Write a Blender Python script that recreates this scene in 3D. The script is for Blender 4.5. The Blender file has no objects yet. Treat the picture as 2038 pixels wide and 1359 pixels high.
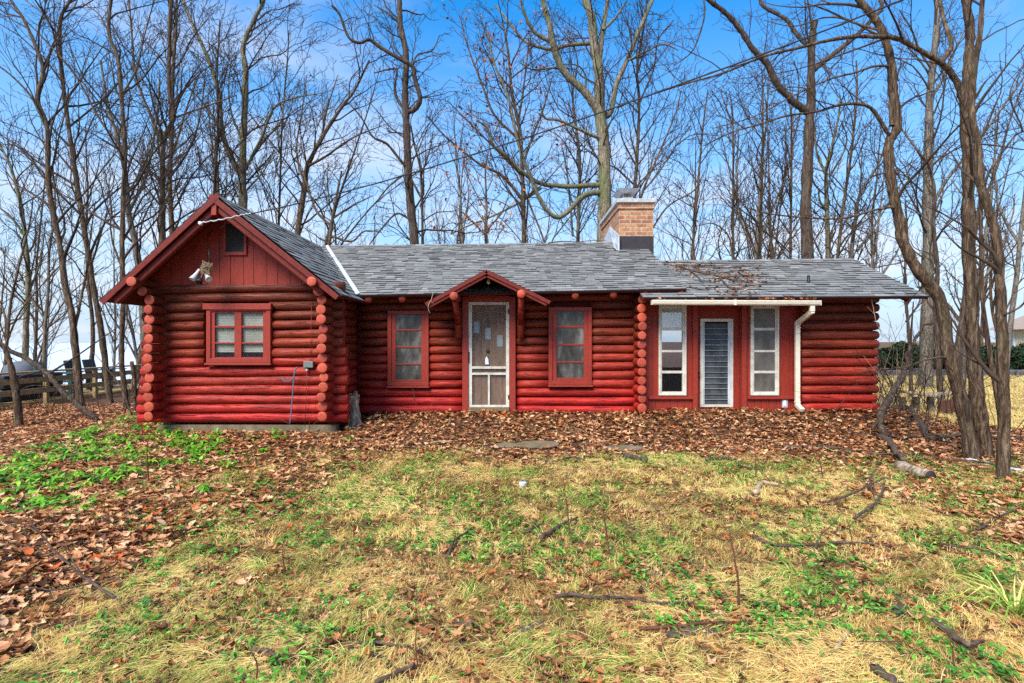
import bpy, math, random
import numpy as np
from mathutils import Vector, Matrix
R = math.radians
rng = np.random.default_rng(7)
random.seed(7)
F = 1100.0        # focal length in photo pixels
EYE = 1.55        # camera height
SC = bpy.context.scene
COL = SC.collection

def W(px, py, Y):
    return Vector(((px - 1019.0) / F * Y, Y, EYE - (py - 679.5) / F * Y))

def lin(c):
    return tuple(((v / 255.0) / 12.92 if v <= 10 else ((v / 255.0 + 0.055) / 1.055) ** 2.4) for v in c)

# ------------------------------------------------------------------ noise
def _hash(ix, iy, seed):
    h = (ix.astype(np.int64) * 374761393 + iy.astype(np.int64) * 668265263 + seed * 974634777) & 0x7fffffff
    h = ((h ^ (h >> 13)) * 1274126177) & 0x7fffffff
    return ((h ^ (h >> 16)) & 0xffff) / 65535.0

def vnoise(x, y, seed=0):
    x = np.asarray(x, float); y = np.asarray(y, float)
    ix = np.floor(x); iy = np.floor(y); fx = x - ix; fy = y - iy
    fx = fx * fx * (3 - 2 * fx); fy = fy * fy * (3 - 2 * fy)
    a = _hash(ix, iy, seed); b = _hash(ix + 1, iy, seed); c = _hash(ix, iy + 1, seed); d = _hash(ix + 1, iy + 1, seed)
    return (a * (1 - fx) + b * fx) * (1 - fy) + (c * (1 - fx) + d * fx) * fy

def fbm(x, y, seed=0, o=3):
    t = 0; a = .5; s = 0
    for k in range(o):
        t = t + a * vnoise(np.asarray(x) * 2 ** k, np.asarray(y) * 2 ** k, seed + k * 17); s += a; a *= .5
    return t / s

def sst(a, b, x):
    t = np.clip((np.asarray(x, float) - a) / (b - a), 0, 1); return t * t * (3 - 2 * t)

def gz(x, y):
    """height of the ground"""
    x = np.asarray(x, float); y = np.asarray(y, float)
    z = 0.06 * (fbm(x * .5, y * .5, 3) - .5) + 0.05 * (fbm(x * 2.3, y * 2.3, 5) - .5)
    near = 1 - sst(40, 60, np.abs(y) + np.abs(x) * .5)
    z = z * near
    bank = sst(8.2, 10.0, y) * sst(-3.3, -2.3, x) * (1 - sst(6.9, 9.2, x)) * (1 - sst(14, 18, y))
    z = z + .20 * bank + .05 * bank * sst(2, 3, x)
    z = z + .07 * sst(7.6, 8.8, y) * (1 - sst(-3.3, -2.5, x)) * sst(-8, -6.5, x) * (1 - sst(14, 18, y))
    z = z - 4.5 * (1 - sst(-24, -15.5, x))
    z = z + .12 * sst(9, 14, x) * sst(9, 14, y)
    return z

def G(px, py, off=0.0):
    """point of the ground seen at a pixel of the photograph"""
    z = 0.0
    for _ in range(8):
        Y = (EYE - z - off) * F / max(py - 679.5, 8)
        X = (px - 1019.0) / F * Y
        z = float(gz(X, Y))
    return Vector((X, Y, z + off))

# ------------------------------------------------------------------ objects
def tag(o, label=None, cat=None, group=None, kind=None):
    if label: o['label'] = label
    if cat: o['category'] = cat
    if group: o['group'] = group
    if kind: o['kind'] = kind
    return o

def empty(name, loc=(0, 0, 0), label=None, cat=None, group=None):
    o = bpy.data.objects.new(name, None); COL.objects.link(o); o.location = loc
    o.empty_display_size = .1
    return tag(o, label, cat, group)

def link(name, me, parent=None, mat=None):
    o = bpy.data.objects.new(name, me); COL.objects.link(o)
    if mat is not None and not me.materials: me.materials.append(mat)
    if parent is not None:
        o.parent = parent
        o.matrix_parent_inverse = world_of(parent).inverted()
    return o

def world_of(o):
    m = Matrix.LocRotScale(o.location, o.rotation_euler, o.scale)
    return m if o.parent is None else world_of(o.parent) @ o.matrix_parent_inverse @ m

def np_mesh(name, V, faces, attr=None, smooth=False):
    """V (n,3); faces: list of int arrays (m,k), k may differ between arrays; attr: float per vertex"""
    me = bpy.data.meshes.new(name)
    V = np.ascontiguousarray(V, np.float32).reshape(-1, 3)
    me.vertices.add(len(V)); me.vertices.foreach_set('co', V.ravel())
    faces = [np.asarray(f, np.int32) for f in faces if len(f)]
    tot = np.concatenate([np.full(len(f), f.shape[1], np.int32) for f in faces])
    idx = np.concatenate([f.ravel() for f in faces]).astype(np.int32)
    start = np.concatenate([[0], np.cumsum(tot)[:-1]]).astype(np.int32)
    me.loops.add(len(idx)); me.loops.foreach_set('vertex_index', idx)
    me.polygons.add(len(tot)); me.polygons.foreach_set('loop_start', start); me.polygons.foreach_set('loop_total', tot)
    me.update(calc_edges=True)
    if smooth: me.polygons.foreach_set('use_smooth', np.ones(len(tot), bool))
    if attr is not None:
        a = me.attributes.new('rnd', 'FLOAT', 'POINT'); a.data.foreach_set('value', np.ascontiguousarray(attr, np.float32))
    return me

class MB:
    """collects shapes and builds ONE mesh"""
    def __init__(s): s.v = []; s.f = []; s.a = []; s.sm = []
    def add(s, vs, fs, a=0.5, smooth=False):
        b = len(s.v); s.v += [tuple(p) for p in vs]; s.f += [tuple(i + b for i in q) for q in fs]
        s.a += [a] * len(vs); s.sm += [smooth] * len(fs); return s
    def box(s, lo, hi, a=.5, M=None):
        x0, y0, z0 = lo; x1, y1, z1 = hi
        vs = [Vector(p) for p in ((x0,y0,z0),(x1,y0,z0),(x1,y1,z0),(x0,y1,z0),(x0,y0,z1),(x1,y0,z1),(x1,y1,z1),(x0,y1,z1))]
        if M is not None: vs = [M @ p for p in vs]
        return s.add(vs, [(0,3,2,1),(4,5,6,7),(0,1,5,4),(1,2,6,5),(2,3,7,6),(3,0,4,7)], a)
    def bar(s, p, q, w, t, up=(0, 0, 1), a=.5):
        """box from p to q, w wide (sideways), t thick (along up)"""
        p = Vector(p); q = Vector(q); d = (q - p).normalized(); u = Vector(up)
        side = d.cross(u).normalized(); u = side.cross(d).normalized()
        vs = [e + side * sx * w / 2 + u * sz * t / 2 for e in (p, q) for sx, sz in ((-1,-1),(1,-1),(1,1),(-1,1))]
        return s.add(vs, [(0,1,2,3),(7,6,5,4),(0,4,5,1),(1,5,6,2),(2,6,7,3),(3,7,4,0)], a)
    def prism(s, poly, y0, y1, a=.5):
        """polygon of (x,z) pairs extruded from y0 to y1"""
        n = len(poly); vs = [(x, y0, z) for x, z in poly] + [(x, y1, z) for x, z in poly]
        fs = [tuple(range(n)), tuple(range(2 * n - 1, n - 1, -1))]
        fs += [(i, i + n, (i + 1) % n + n, (i + 1) % n) for i in range(n)]
        return s.add(vs, fs, a)
    def tube(s, pts, rad, n=8, caps=True, a=.5, jit=0.0):
        pts = [Vector(p) for p in pts]; m = len(pts)
        if not hasattr(rad, '__len__'): rad = [rad] * m
        t0 = (pts[1] - pts[0]).normalized()
        u = t0.cross(Vector((0, 0, 1)) if abs(t0.z) < .9 else Vector((1, 0, 0))).normalized()
        vs = []; 
        for i in range(m):
            t = (pts[min(i + 1, m - 1)] - pts[max(i - 1, 0)]).normalized()
            u = (u - t * u.dot(t)).normalized(); w = t.cross(u)
            for k in range(n):
                g = 2 * math.pi * k / n; r = rad[i] * (1 + jit * (random.random() - .5))
                vs.append(pts[i] + (u * math.cos(g) + w * math.sin(g)) * r)
        fs = [(i*n+k, i*n+(k+1)%n, (i+1)*n+(k+1)%n, (i+1)*n+k) for i in range(m-1) for k in range(n)]
        s.add(vs, fs, a, True)
        if caps:
            b = len(s.v) - len(vs)
            s.f += [tuple(b + k for k in range(n - 1, -1, -1)), tuple(b + (m - 1) * n + k for k in range(n))]; s.sm += [False, False]
        return s
    def lathe(s, prof, c, axis=(0, 0, 1), n=16, a=.5):
        """profile of (radius, height) about axis at c"""
        ax = Vector(axis).normalized(); u = ax.orthogonal().normalized(); w = ax.cross(u); c = Vector(c)
        vs = [c + ax * h + (u * math.cos(2*math.pi*k/n) + w * math.sin(2*math.pi*k/n)) * r for r, h in prof for k in range(n)]
        fs = [(i*n+k, i*n+(k+1)%n, (i+1)*n+(k+1)%n, (i+1)*n+k) for i in range(len(prof)-1) for k in range(n)]
        return s.add(vs, fs, a, True)
    def build(s, name, mat, parent=None, bevel=0.0):
        me = bpy.data.meshes.new(name); me.from_pydata(s.v, [], s.f); me.update()
        me.polygons.foreach_set('use_smooth', np.array(s.sm, bool))
        a = me.attributes.new('rnd', 'FLOAT', 'POINT'); a.data.foreach_set('value', np.array(s.a, np.float32))
        o = link(name, me, parent, mat)
        if bevel:
            b = o.modifiers.new('bevel', 'BEVEL'); b.width = bevel; b.segments = 2; b.limit_method = 'ANGLE'
        return o

# ------------------------------------------------------------------ materials
def nodes(name):
    m = bpy.data.materials.new(name); m.use_nodes = True
    nt = m.node_tree; b = nt.nodes['Principled BSDF']
    return m, nt, b

def ramp(nt, src, cols):
    r = nt.nodes.new('ShaderNodeValToRGB'); e = r.color_ramp.elements
    while len(e) < len(cols): e.new(.5)
    for i, (p, c) in enumerate(cols):
        e[i].position = p; e[i].color = (*c, 1)
    nt.links.new(src, r.inputs[0]); return r.outputs[0]

def coords(nt, stretch=(1, 1, 1), kind='Object'):
    tc = nt.nodes.new('ShaderNodeTexCoord'); mp = nt.nodes.new('ShaderNodeMapping')
    mp.inputs['Scale'].default_value = stretch; nt.links.new(tc.outputs[kind], mp.inputs[0]); return mp.outputs[0]

def noise(nt, vec, scale, detail=6, rough=.6, dist=0):
    n = nt.nodes.new('ShaderNodeTexNoise'); n.inputs['Scale'].default_value = scale
    n.inputs['Detail'].default_value = detail; n.inputs['Roughness'].default_value = rough
    n.inputs['Distortion'].default_value = dist
    nt.links.new(vec, n.inputs['Vector']); return n.outputs['Fac']

def mixc(nt, mode, fac, a, b):
    n = nt.nodes.new('ShaderNodeMix'); n.data_type = 'RGBA'; n.blend_type = mode
    for s, v in ((0, fac), (6, a), (7, b)):
        if isinstance(v, bpy.types.NodeSocket): nt.links.new(v, n.inputs[s])
        else: n.inputs[s].default_value = v if s == 0 else (*v, 1)
    return n.outputs[2]

def bump(nt, b, h, strength=.3, dist=.01):
    n = nt.nodes.new('ShaderNodeBump'); n.inputs['Strength'].default_value = strength; n.inputs['Distance'].default_value = dist
    nt.links.new(h, n.inputs['Height']); nt.links.new(n.outputs[0], b.inputs['Normal'])

def pmat(name, cols, scale=6, stretch=(1, 1, 1), detail=6, rough=.8, spec=.3, bmp=.25, bdist=.01, attr=None, amode='MULTIPLY', afac=1.0, dirt=None):
    """base colour from stretched noise; attr: ramp on the per-piece random value; dirt: (colour, low, high, scale) blotches"""
    m, nt, b = nodes(name)
    v = coords(nt, stretch); h = noise(nt, v, scale, detail)
    c = ramp(nt, h, cols)
    if attr:
        at = nt.nodes.new('ShaderNodeAttribute'); at.attribute_name = 'rnd'
        c = mixc(nt, amode, afac, c, ramp(nt, at.outputs['Fac'], attr))
    if dirt:
        col, lo, hi, ds = dirt
        k = ramp(nt, noise(nt, coords(nt, stretch), ds, 8, .7), [(lo, (0, 0, 0)), (hi, (1, 1, 1))])
        c = mixc(nt, 'MIX', k, c, col)
    nt.links.new(c, b.inputs['Base Color'])
    b.inputs['Roughness'].default_value = rough; b.inputs['Specular IOR Level'].default_value = spec
    if bmp: bump(nt, b, h, bmp, bdist)
    return m

def two(c, k=.2, mid=.5, w=.25):
    return [(mid - w, tuple(x * (1 - k) for x in c)), (mid + w, tuple(min(1, x * (1 + k)) for x in c))]

MAT = {}
# weathered red log paint; 'rnd' runs from brick orange to crimson per log
def log_mat():
    m, nt, b = nodes('red log paint')
    v = coords(nt, (1.2, 9, 9)); h = noise(nt, v, 2.2, 8, .65, .6)
    at = nt.nodes.new('ShaderNodeAttribute'); at.attribute_name = 'rnd'
    base = ramp(nt, at.outputs['Fac'], [(0, lin((106, 44, 27))), (.3, lin((132, 49, 30))), (.62, lin((152, 45, 33))), (.85, lin((164, 40, 31))), (1, lin((172, 38, 34)))])
    var = ramp(nt, h, [(.25, (.42, .38, .36)), (.5, (1, 1, 1)), (.75, (1.3, 1.5, 1.4))])
    c = mixc(nt, 'MULTIPLY', 1, base, var)
    fade = ramp(nt, noise(nt, coords(nt, (.7, 3, 3.2)), 1.5, 7, .7), [(.32, (.50, .47, .45)), (.5, (1, 1, 1)), (.72, (1.18, 1.3, 1.2))])
    c = mixc(nt, 'MULTIPLY', 1, c, fade)
    crack = ramp(nt, noise(nt, coords(nt, (.8, 14, 26)), 3.2, 10, .75, .8), [(.37, (1, 1, 1)), (.44, (0, 0, 0))])
    c = mixc(nt, 'MIX', crack, c, lin((70, 22, 18)))
    worn = ramp(nt, noise(nt, coords(nt, (1, 5, 8)), 5, 10, .8), [(.61, (0, 0, 0)), (.74, (.75, .75, .75))])
    c = mixc(nt, 'MIX', worn, c, lin((172, 112, 88)))
    nt.links.new(c, b.inputs['Base Color']); b.inputs['Roughness'].default_value = .5; b.inputs['Specular IOR Level'].default_value = .22
    bump(nt, b, mixc(nt, 'SUBTRACT', .5, h, crack), .9, .014)
    return m
MAT['log'] = log_mat()
def end_mat():
    m, nt, b = nodes('log end grain paint')
    at = nt.nodes.new('ShaderNodeAttribute'); at.attribute_name = 'rnd'
    c = ramp(nt, at.outputs['Fac'], [(0, lin((150, 56, 36))), (1, lin((190, 80, 50)))])
    h = noise(nt, coords(nt, (1, 1, 1)), 45, 6, .7)
    c = mixc(nt, 'MULTIPLY', 1, c, ramp(nt, h, [(.3, (.45, .42, .42)), (.6, (1.15, 1.12, 1.1))]))
    c = mixc(nt, 'MIX', ramp(nt, noise(nt, coords(nt), 9, 9, .75), [(.62, (0, 0, 0)), (.72, (.8, .8, .8))]), c, lin((120, 60, 45)))
    nt.links.new(c, b.inputs['Base Color']); b.inputs['Roughness'].default_value = .7; bump(nt, b, h, .4, .004)
    return m
MAT['log_end'] = end_mat()
RED = lin((140, 46, 31))
MAT['red_board'] = pmat('red board paint', [(.25, tuple(x * .72 for x in RED)), (.5, RED), (.78, tuple(min(1, x * 1.2) for x in RED))], 5, (6, 6, 1.0), 8, .6, .3, .3, .004,
                        dirt=(lin((96, 30, 24)), .62, .74, 7))
MAT['red_trim'] = pmat('red trim paint', [(.25, tuple(x * .7 for x in RED)), (.5, tuple(x * 1.02 for x in RED)), (.78, tuple(x * 1.2 for x in RED))], 9, (2, 2, 2), 9, .55, .35, .35, .003,
                       dirt=(lin((110, 46, 36)), .64, .72, 11))
DK = lin((108, 37, 27))
MAT['rake'] = pmat('dark red rake paint', [(.25, tuple(x * .65 for x in DK)), (.5, DK), (.78, tuple(x * 1.3 for x in DK))], 9, (2, 2, 2), 9, .6, .25, .35, .003)
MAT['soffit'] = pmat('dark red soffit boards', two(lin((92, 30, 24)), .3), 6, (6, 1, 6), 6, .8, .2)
MAT['white_paint'] = pmat('flaking white paint', [(.25, lin((170, 158, 136))), (.55, lin((206, 200, 184)))], 7, (1, 1, 1), 8, .5, .4, .3, .003, dirt=(lin((150, 132, 110)), .66, .8, 5))
MAT['gutter'] = pmat('cream gutter enamel', [(.3, lin((206, 192, 164))), (.6, lin((232, 224, 204)))], 4, (1, 1, 3), 6, .4, .5, .1, .002, dirt=(lin((160, 140, 82)), .48, .72, 4))
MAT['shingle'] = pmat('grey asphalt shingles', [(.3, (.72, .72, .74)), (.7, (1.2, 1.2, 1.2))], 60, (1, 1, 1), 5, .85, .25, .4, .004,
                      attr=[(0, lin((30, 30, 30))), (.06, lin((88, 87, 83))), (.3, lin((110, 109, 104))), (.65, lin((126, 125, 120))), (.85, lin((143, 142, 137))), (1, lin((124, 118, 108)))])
MAT['roof_deck'] = pmat('roof deck edge', two(lin((52, 42, 42)), .3), 8)
MAT['metal'] = pmat('galvanised metal', [(.3, lin((150, 156, 162))), (.7, lin((206, 212, 218)))], 5, rough=.4, spec=.6, bmp=.1)
MAT['dark_metal'] = pmat('dark flashing', two(lin((52, 46, 48)), .25), 9, rough=.6)
MAT['concrete'] = pmat('stained concrete', [(.25, lin((80, 66, 46))), (.55, lin((118, 102, 78))), (.8, lin((146, 132, 106)))], 5, detail=9, bmp=.4, dirt=(lin((78, 78, 48)), .55, .72, 3))
MAT['cap'] = pmat('chimney cap concrete', [(.3, lin((150, 148, 146))), (.7, lin((190, 188, 184)))], 8, detail=8, bmp=.3)
MAT['screen_dark'] = pmat('dark screen', two(lin((46, 38, 34)), .35), 5, rough=.7)
MAT['door_brown'] = pmat('brown plank door', [(.3, lin((112, 84, 68))), (.7, lin((162, 126, 102)))], 5, (5, 5, .8), 8, .6)
MAT['blind'] = pmat('cream blind', [(.3, lin((188, 180, 158))), (.7, lin((226, 220, 202)))], 3, (1, 1, 1), 5, .6, .3, 0)
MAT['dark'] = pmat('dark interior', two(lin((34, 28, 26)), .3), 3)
MAT['plaster'] = pmat('interior plaster', two(lin((120, 104, 88)), .2), 3)
MAT['black'] = pmat('black plastic', two(lin((30, 30, 32)), .3), 8, rough=.5)
MAT['wire'] = pmat('black cable rubber', two(lin((38, 36, 38)), .3), 8, rough=.6)
MAT['blue_cord'] = pmat('blue cord', two(lin((58, 108, 128)), .2), 8, rough=.6)
MAT['box_grey'] = pmat('grey green box', two(lin((108, 116, 108)), .15), 12, rough=.5)
MAT['bulb'] = pmat('lamp glass', two(lin((210, 206, 198)), .1), 12, rough=.25, spec=.6)
MAT['silver'] = pmat('aluminium lamp', [(.3, lin((150, 150, 150))), (.7, lin((214, 214, 210)))], 9, rough=.35, spec=.7, bmp=.05)
MAT['deck'] = pmat('weathered deck wood', [(.25, lin((112, 90, 58))), (.7, lin((178, 150, 104)))], 4, (4, 4, 4), 8, .75)
MAT['grey_wood'] = pmat('grey weathered wood', [(.3, lin((62, 50, 40))), (.5, lin((142, 124, 102))), (.7, lin((198, 182, 156)))], 8, (3, 3, 1), 9, .85, .2, .6, .02)
MAT['stick'] = pmat('dead branch bark', [(.3, lin((52, 42, 36))), (.6, lin((92, 76, 64))), (.8, lin((136, 122, 106)))], 22, (1, 1, 1), 8, .85, .2, .5, .006)
MAT['stick_pale'] = pmat('bare dead wood', [(.3, lin((128, 104, 76))), (.7, lin((188, 164, 130)))], 18, (1, 1, 1), 8, .8, .2, .4, .005)
MAT['stem'] = pmat('reddish brown stem', two(lin((96, 58, 42)), .3), 20, rough=.7)
MAT['tarp'] = pmat('grey cover cloth', two(lin((88, 92, 100)), .2), 6, rough=.7)
MAT['teal'] = pmat('dark green plastic', two(lin((52, 92, 84)), .2), 6, rough=.5)
MAT['white'] = pmat('white plastic', two(lin((226, 228, 232)), .06), 4, rough=.5)
MAT['stone'] = pmat('dark stone edging', [(.3, lin((60, 58, 60))), (.7, lin((112, 108, 106)))], 6, detail=9, bmp=.6, bdist=.05)
MAT['stucco'] = pmat('cream stucco', two(lin((214, 198, 160)), .1), 4)
MAT['far_roof'] = pmat('brown roof tiles', two(lin((150, 132, 118)), .2), 6)
MAT['far_glass'] = pmat('blue grey window', two(lin((128, 146, 168)), .1), 2, rough=.2, spec=.6)

def bark(name, c0, c1, c2, moss=None, lo=.55, hi=.72):
    m, nt, b = nodes(name)
    h = noise(nt, coords(nt, (1, 1, .16)), 26, 10, .74, .8)
    c = ramp(nt, h, [(.36, c0), (.5, c1), (.64, c2)])
    if moss:
        k = ramp(nt, noise(nt, coords(nt, (1, 1, .6)), 1.6, 8, .7), [(lo, (0, 0, 0)), (hi, (.8, .8, .8))])
        c = mixc(nt, 'MIX', k, c, moss)
    nt.links.new(c, b.inputs['Base Color']); b.inputs['Roughness'].default_value = .9; b.inputs['Specular IOR Level'].default_value = .15
    bump(nt, b, h, .9, .04); return m
MAT['bark_brown'] = bark('brown bark', lin((36, 27, 21)), lin((86, 68, 52)), lin((140, 118, 94)), lin((92, 86, 62)))
MAT['bark_moss'] = bark('mossy grey bark', lin((62, 54, 42)), lin((118, 106, 86)), lin((170, 158, 134)), lin((92, 104, 52)), .46, .66)
MAT['bark_dark'] = bark('dark bark', lin((40, 32, 28)), lin((76, 62, 52)), lin((118, 102, 86)), lin((84, 84, 60)), .6, .75)
MAT['bark_grey'] = bark('grey bark', lin((58, 50, 43)), lin((106, 96, 84)), lin((150, 140, 126)), lin((98, 102, 76)))
MAT['twig'] = pmat('twig bark', [(.3, lin((48, 38, 31))), (.7, lin((88, 73, 60)))], 3, rough=.9, spec=.1, bmp=0)
MAT['dead_leaf_tree'] = pmat('clinging dead leaves', [(.3, (.8, .8, .8)), (.7, (1.2, 1.2, 1.2))], 9, rough=.8, spec=.1, bmp=0, attr=[(0, lin((110, 62, 40))), (.6, lin((160, 92, 58))), (1, lin((196, 130, 86)))])

def brick_mat():
    m, nt, b = nodes('chimney brick')
    t = nt.nodes.new('ShaderNodeTexBrick'); tc = nt.nodes.new('ShaderNodeTexCoord')
    # walls face x or y: run the courses along x+y
    sp = nt.nodes.new('ShaderNodeSeparateXYZ'); cb = nt.nodes.new('ShaderNodeCombineXYZ'); ad = nt.nodes.new('ShaderNodeMath')
    nt.links.new(tc.outputs['Object'], sp.inputs[0]); nt.links.new(sp.outputs[0], ad.inputs[0]); nt.links.new(sp.outputs[1], ad.inputs[1])
    nt.links.new(ad.outputs[0], cb.inputs[0]); nt.links.new(sp.outputs[2], cb.inputs[1]); nt.links.new(cb.outputs[0], t.inputs['Vector'])
    t.inputs['Color1'].default_value = (*lin((180, 130, 88)), 1); t.inputs['Color2'].default_value = (*lin((144, 82, 54)), 1)
    t.inputs['Mortar'].default_value = (*lin((168, 158, 142)), 1); t.inputs['Scale'].default_value = 1
    t.inputs['Mortar Size'].default_value = .010; t.inputs['Brick Width'].default_value = .25; t.inputs['Row Height'].default_value = .09; t.inputs['Bias'].default_value = -.1
    h = noise(nt, coords(nt), 14, 8, .7)
    c = mixc(nt, 'MULTIPLY', 1, t.outputs['Color'], ramp(nt, h, [(.3, (.55, .52, .5)), (.65, (1.25, 1.2, 1.15))]))
    nt.links.new(c, b.inputs['Base Color']); b.inputs['Roughness'].default_value = .9
    inv = nt.nodes.new('ShaderNodeMath'); inv.operation = 'SUBTRACT'; inv.inputs[0].default_value = 1; nt.links.new(t.outputs['Fac'], inv.inputs[1])
    bump(nt, b, inv.outputs[0], .6, .01); return m
MAT['brick'] = brick_mat()

def glass_mat(name, tint, opaque, rough, speck=None):
    """window glass: part see-through, part film and condensation that scatters light"""
    m, nt, b = nodes(name)
    b.inputs['Base Color'].default_value = (*tint, 1); b.inputs['Roughness'].default_value = rough; b.inputs['Specular IOR Level'].default_value = .6
    tr = nt.nodes.new('ShaderNodeBsdfTransparent'); mx = nt.nodes.new('ShaderNodeMixShader')
    tr.inputs[0].default_value = (.88, .9, .9, 1)
    h = noise(nt, coords(nt), speck or 30, 6, .75)
    k = ramp(nt, h, [(.35, (opaque * .6,) * 3), (.65, (min(1, opaque * 1.4),) * 3)])
    nt.links.new(k, mx.inputs[0]); nt.links.new(tr.outputs[0], mx.inputs[1]); nt.links.new(b.outputs[0], mx.inputs[2])
    nt.links.new(mx.outputs[0], nt.nodes['Material Output'].inputs[0])
    return m
MAT['glass_clear'] = glass_mat('clear glass', (.05, .052, .055), .10, .06)
MAT['glass_frost'] = glass_mat('rain speckled glass', (.5, .52, .54), .55, .3, 70)
MAT['screen'] = glass_mat('fly screen', lin((104, 96, 88)), .22, .8, 3)
def frosted(name, cols, scale=26, rough=.18, stretch=(1, 1, .5)):
    m = pmat(name, cols, scale, stretch, 8, rough, .3, .35, .004)
    return m
MAT['glass_grey'] = frosted('obscured grey glass', [(.3, lin((34, 32, 29))), (.5, lin((74, 71, 65))), (.72, lin((128, 126, 120)))], 5, .3)
MAT['glass_edge_glint'] = pmat('louvre edge glint', two(lin((128, 134, 132)), .2), 9, rough=.3, spec=.4, bmp=0)  # pale tone paints in the light caught by the slat edges
MAT['glass_door'] = pmat('rippled door glass', [(.3, lin((130, 136, 138))), (.7, lin((206, 214, 216)))], 60, rough=.3, spec=.4, bmp=.3)
MAT['glass_dark'] = frosted('dark louvre glass', [(.3, lin((40, 40, 39))), (.7, lin((84, 84, 82)))], 6, .4)
MAT['glass_dim'] = frosted('dusty window glass', [(.3, lin((70, 66, 60))), (.7, lin((120, 114, 106)))], 4, .2)

# ground
def leafcol(k=1.0):
    return [(0, lin((52, 32, 22))), (.2, lin((96, 56, 32))), (.45, lin((150, 94, 54))), (.7, lin((188, 130, 84))), (.88, lin((226, 182, 136))), (1, lin((186, 92, 40)))]
def blade_mat(name, cols, rough=.7, spec=.25, trans=.25):
    m, nt, b = nodes(name)
    at = nt.nodes.new('ShaderNodeAttribute'); at.attribute_name = 'rnd'
    c = ramp(nt, at.outputs['Fac'], cols)
    h = noise(nt, coords(nt), 60, 3, .6)
    c = mixc(nt, 'MULTIPLY', 1, c, ramp(nt, h, [(.3, (.75, .75, .75)), (.7, (1.2, 1.2, 1.2))]))
    nt.links.new(c, b.inputs['Base Color']); b.inputs['Roughness'].default_value = rough; b.inputs['Specular IOR Level'].default_value = spec
    if trans:
        t = nt.nodes.new('ShaderNodeBsdfTranslucent'); nt.links.new(c, t.inputs[0]); mx = nt.nodes.new('ShaderNodeMixShader'); mx.inputs[0].default_value = trans
        nt.links.new(b.outputs[0], mx.inputs[1]); nt.links.new(t.outputs[0], mx.inputs[2]); nt.links.new(mx.outputs[0], nt.nodes['Material Output'].inputs[0])
    return m
MAT['leaf'] = blade_mat('wet dead leaves', leafcol(), .6, .25, .15)
MAT['straw'] = blade_mat('matted dry grass', [(0, lin((168, 128, 70))), (.25, lin((222, 186, 106))), (.7, lin((252, 228, 152))), (.86, lin((232, 220, 126))), (.9, lin((150, 176, 66))), (1, lin((100, 158, 50)))], .65, .3, .3)
MAT['vinca'] = blade_mat('dark green ground cover', [(0, lin((42, 92, 26))), (.5, lin((78, 140, 36))), (.85, lin((118, 172, 52))), (1, lin((150, 196, 84)))], .4, .45, .2)
MAT['evergreen'] = blade_mat('evergreen leaves', [(0, lin((24, 44, 26))), (.6, lin((44, 72, 40))), (1, lin((70, 98, 54)))], .6, .2, .1)
MAT['lime'] = blade_mat('bright green leaves', [(0, lin((48, 104, 22))), (.5, lin((98, 166, 34))), (.85, lin((146, 200, 52))), (1, lin((186, 220, 76)))], .45, .4, .3)
def ground_mat():
    m, nt, b = nodes('forest floor')
    h = noise(nt, coords(nt), 3.5, 12, .75)
    c = ramp(nt, h, [(.3, lin((40, 28, 22))), (.5, lin((84, 58, 42))), (.7, lin((126, 92, 66)))])
    at = nt.nodes.new('ShaderNodeAttribute'); at.attribute_name = 'rnd'
    st = ramp(nt, noise(nt, coords(nt, (1, 3, 1)), 6, 12, .8), [(.3, lin((52, 38, 24))), (.5, lin((104, 82, 48))), (.7, lin((160, 132, 82)))])
    c = mixc(nt, 'MIX', at.outputs['Fac'], c, st)
    nt.links.new(c, b.inputs['Base Color']); b.inputs['Roughness'].default_value = .85; b.inputs['Specular IOR Level'].default_value = .2
    bump(nt, b, h, .8, .05); return m
MAT['ground'] = ground_mat()
def lake_mat():
    m, nt, b = nodes('lake water')
    b.inputs['Base Color'].default_value = (*lin((206, 214, 222)), 1); b.inputs['Roughness'].default_value = .3
    bump(nt, b, noise(nt, coords(nt, (1, .3, 1)), .6, 6), .15, .1); return m
MAT['lake'] = lake_mat()
# ================================================================== the cabin
cab = empty('log_cabin', (0, 10.3, .2), 'red log cabin with grey shingle roofs and a brick chimney in a leaf strewn yard', 'cabin')
def X(px, Y): return (px - 1019.0) / F * Y
def Z(py, Y): return EYE - (py - 679.5) / F * Y

def add_log(mb, x0, x1, Y, z0, z1, r, a, n=16, dome=0.0):
    L = abs(x1 - x0); k = max(2, int(L / .22)); ph = random.random() * 6; rs = random.uniform(.92, 1.03); yo = random.uniform(-.008, .008)
    pts = []; rad = []
    for i in range(k + 1):
        t = i / k; x = x0 + (x1 - x0) * t
        pts.append((x, Y + yo + .008 * math.sin(ph + x * 1.7), z0 + (z1 - z0) * t + .006 * math.sin(ph * 2 + x * 1.3)))
        rad.append(r * rs * (1 + .04 * math.sin(ph + x * 2.1) + .03 * random.uniform(-1, 1)))
    if dome:
        pts += [(x1 + dome * .6, Y, z1), (x1 + dome, Y, z1)]; rad += [r * .86, r * .3]
    mb.tube(pts, rad, n, True, a)

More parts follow.
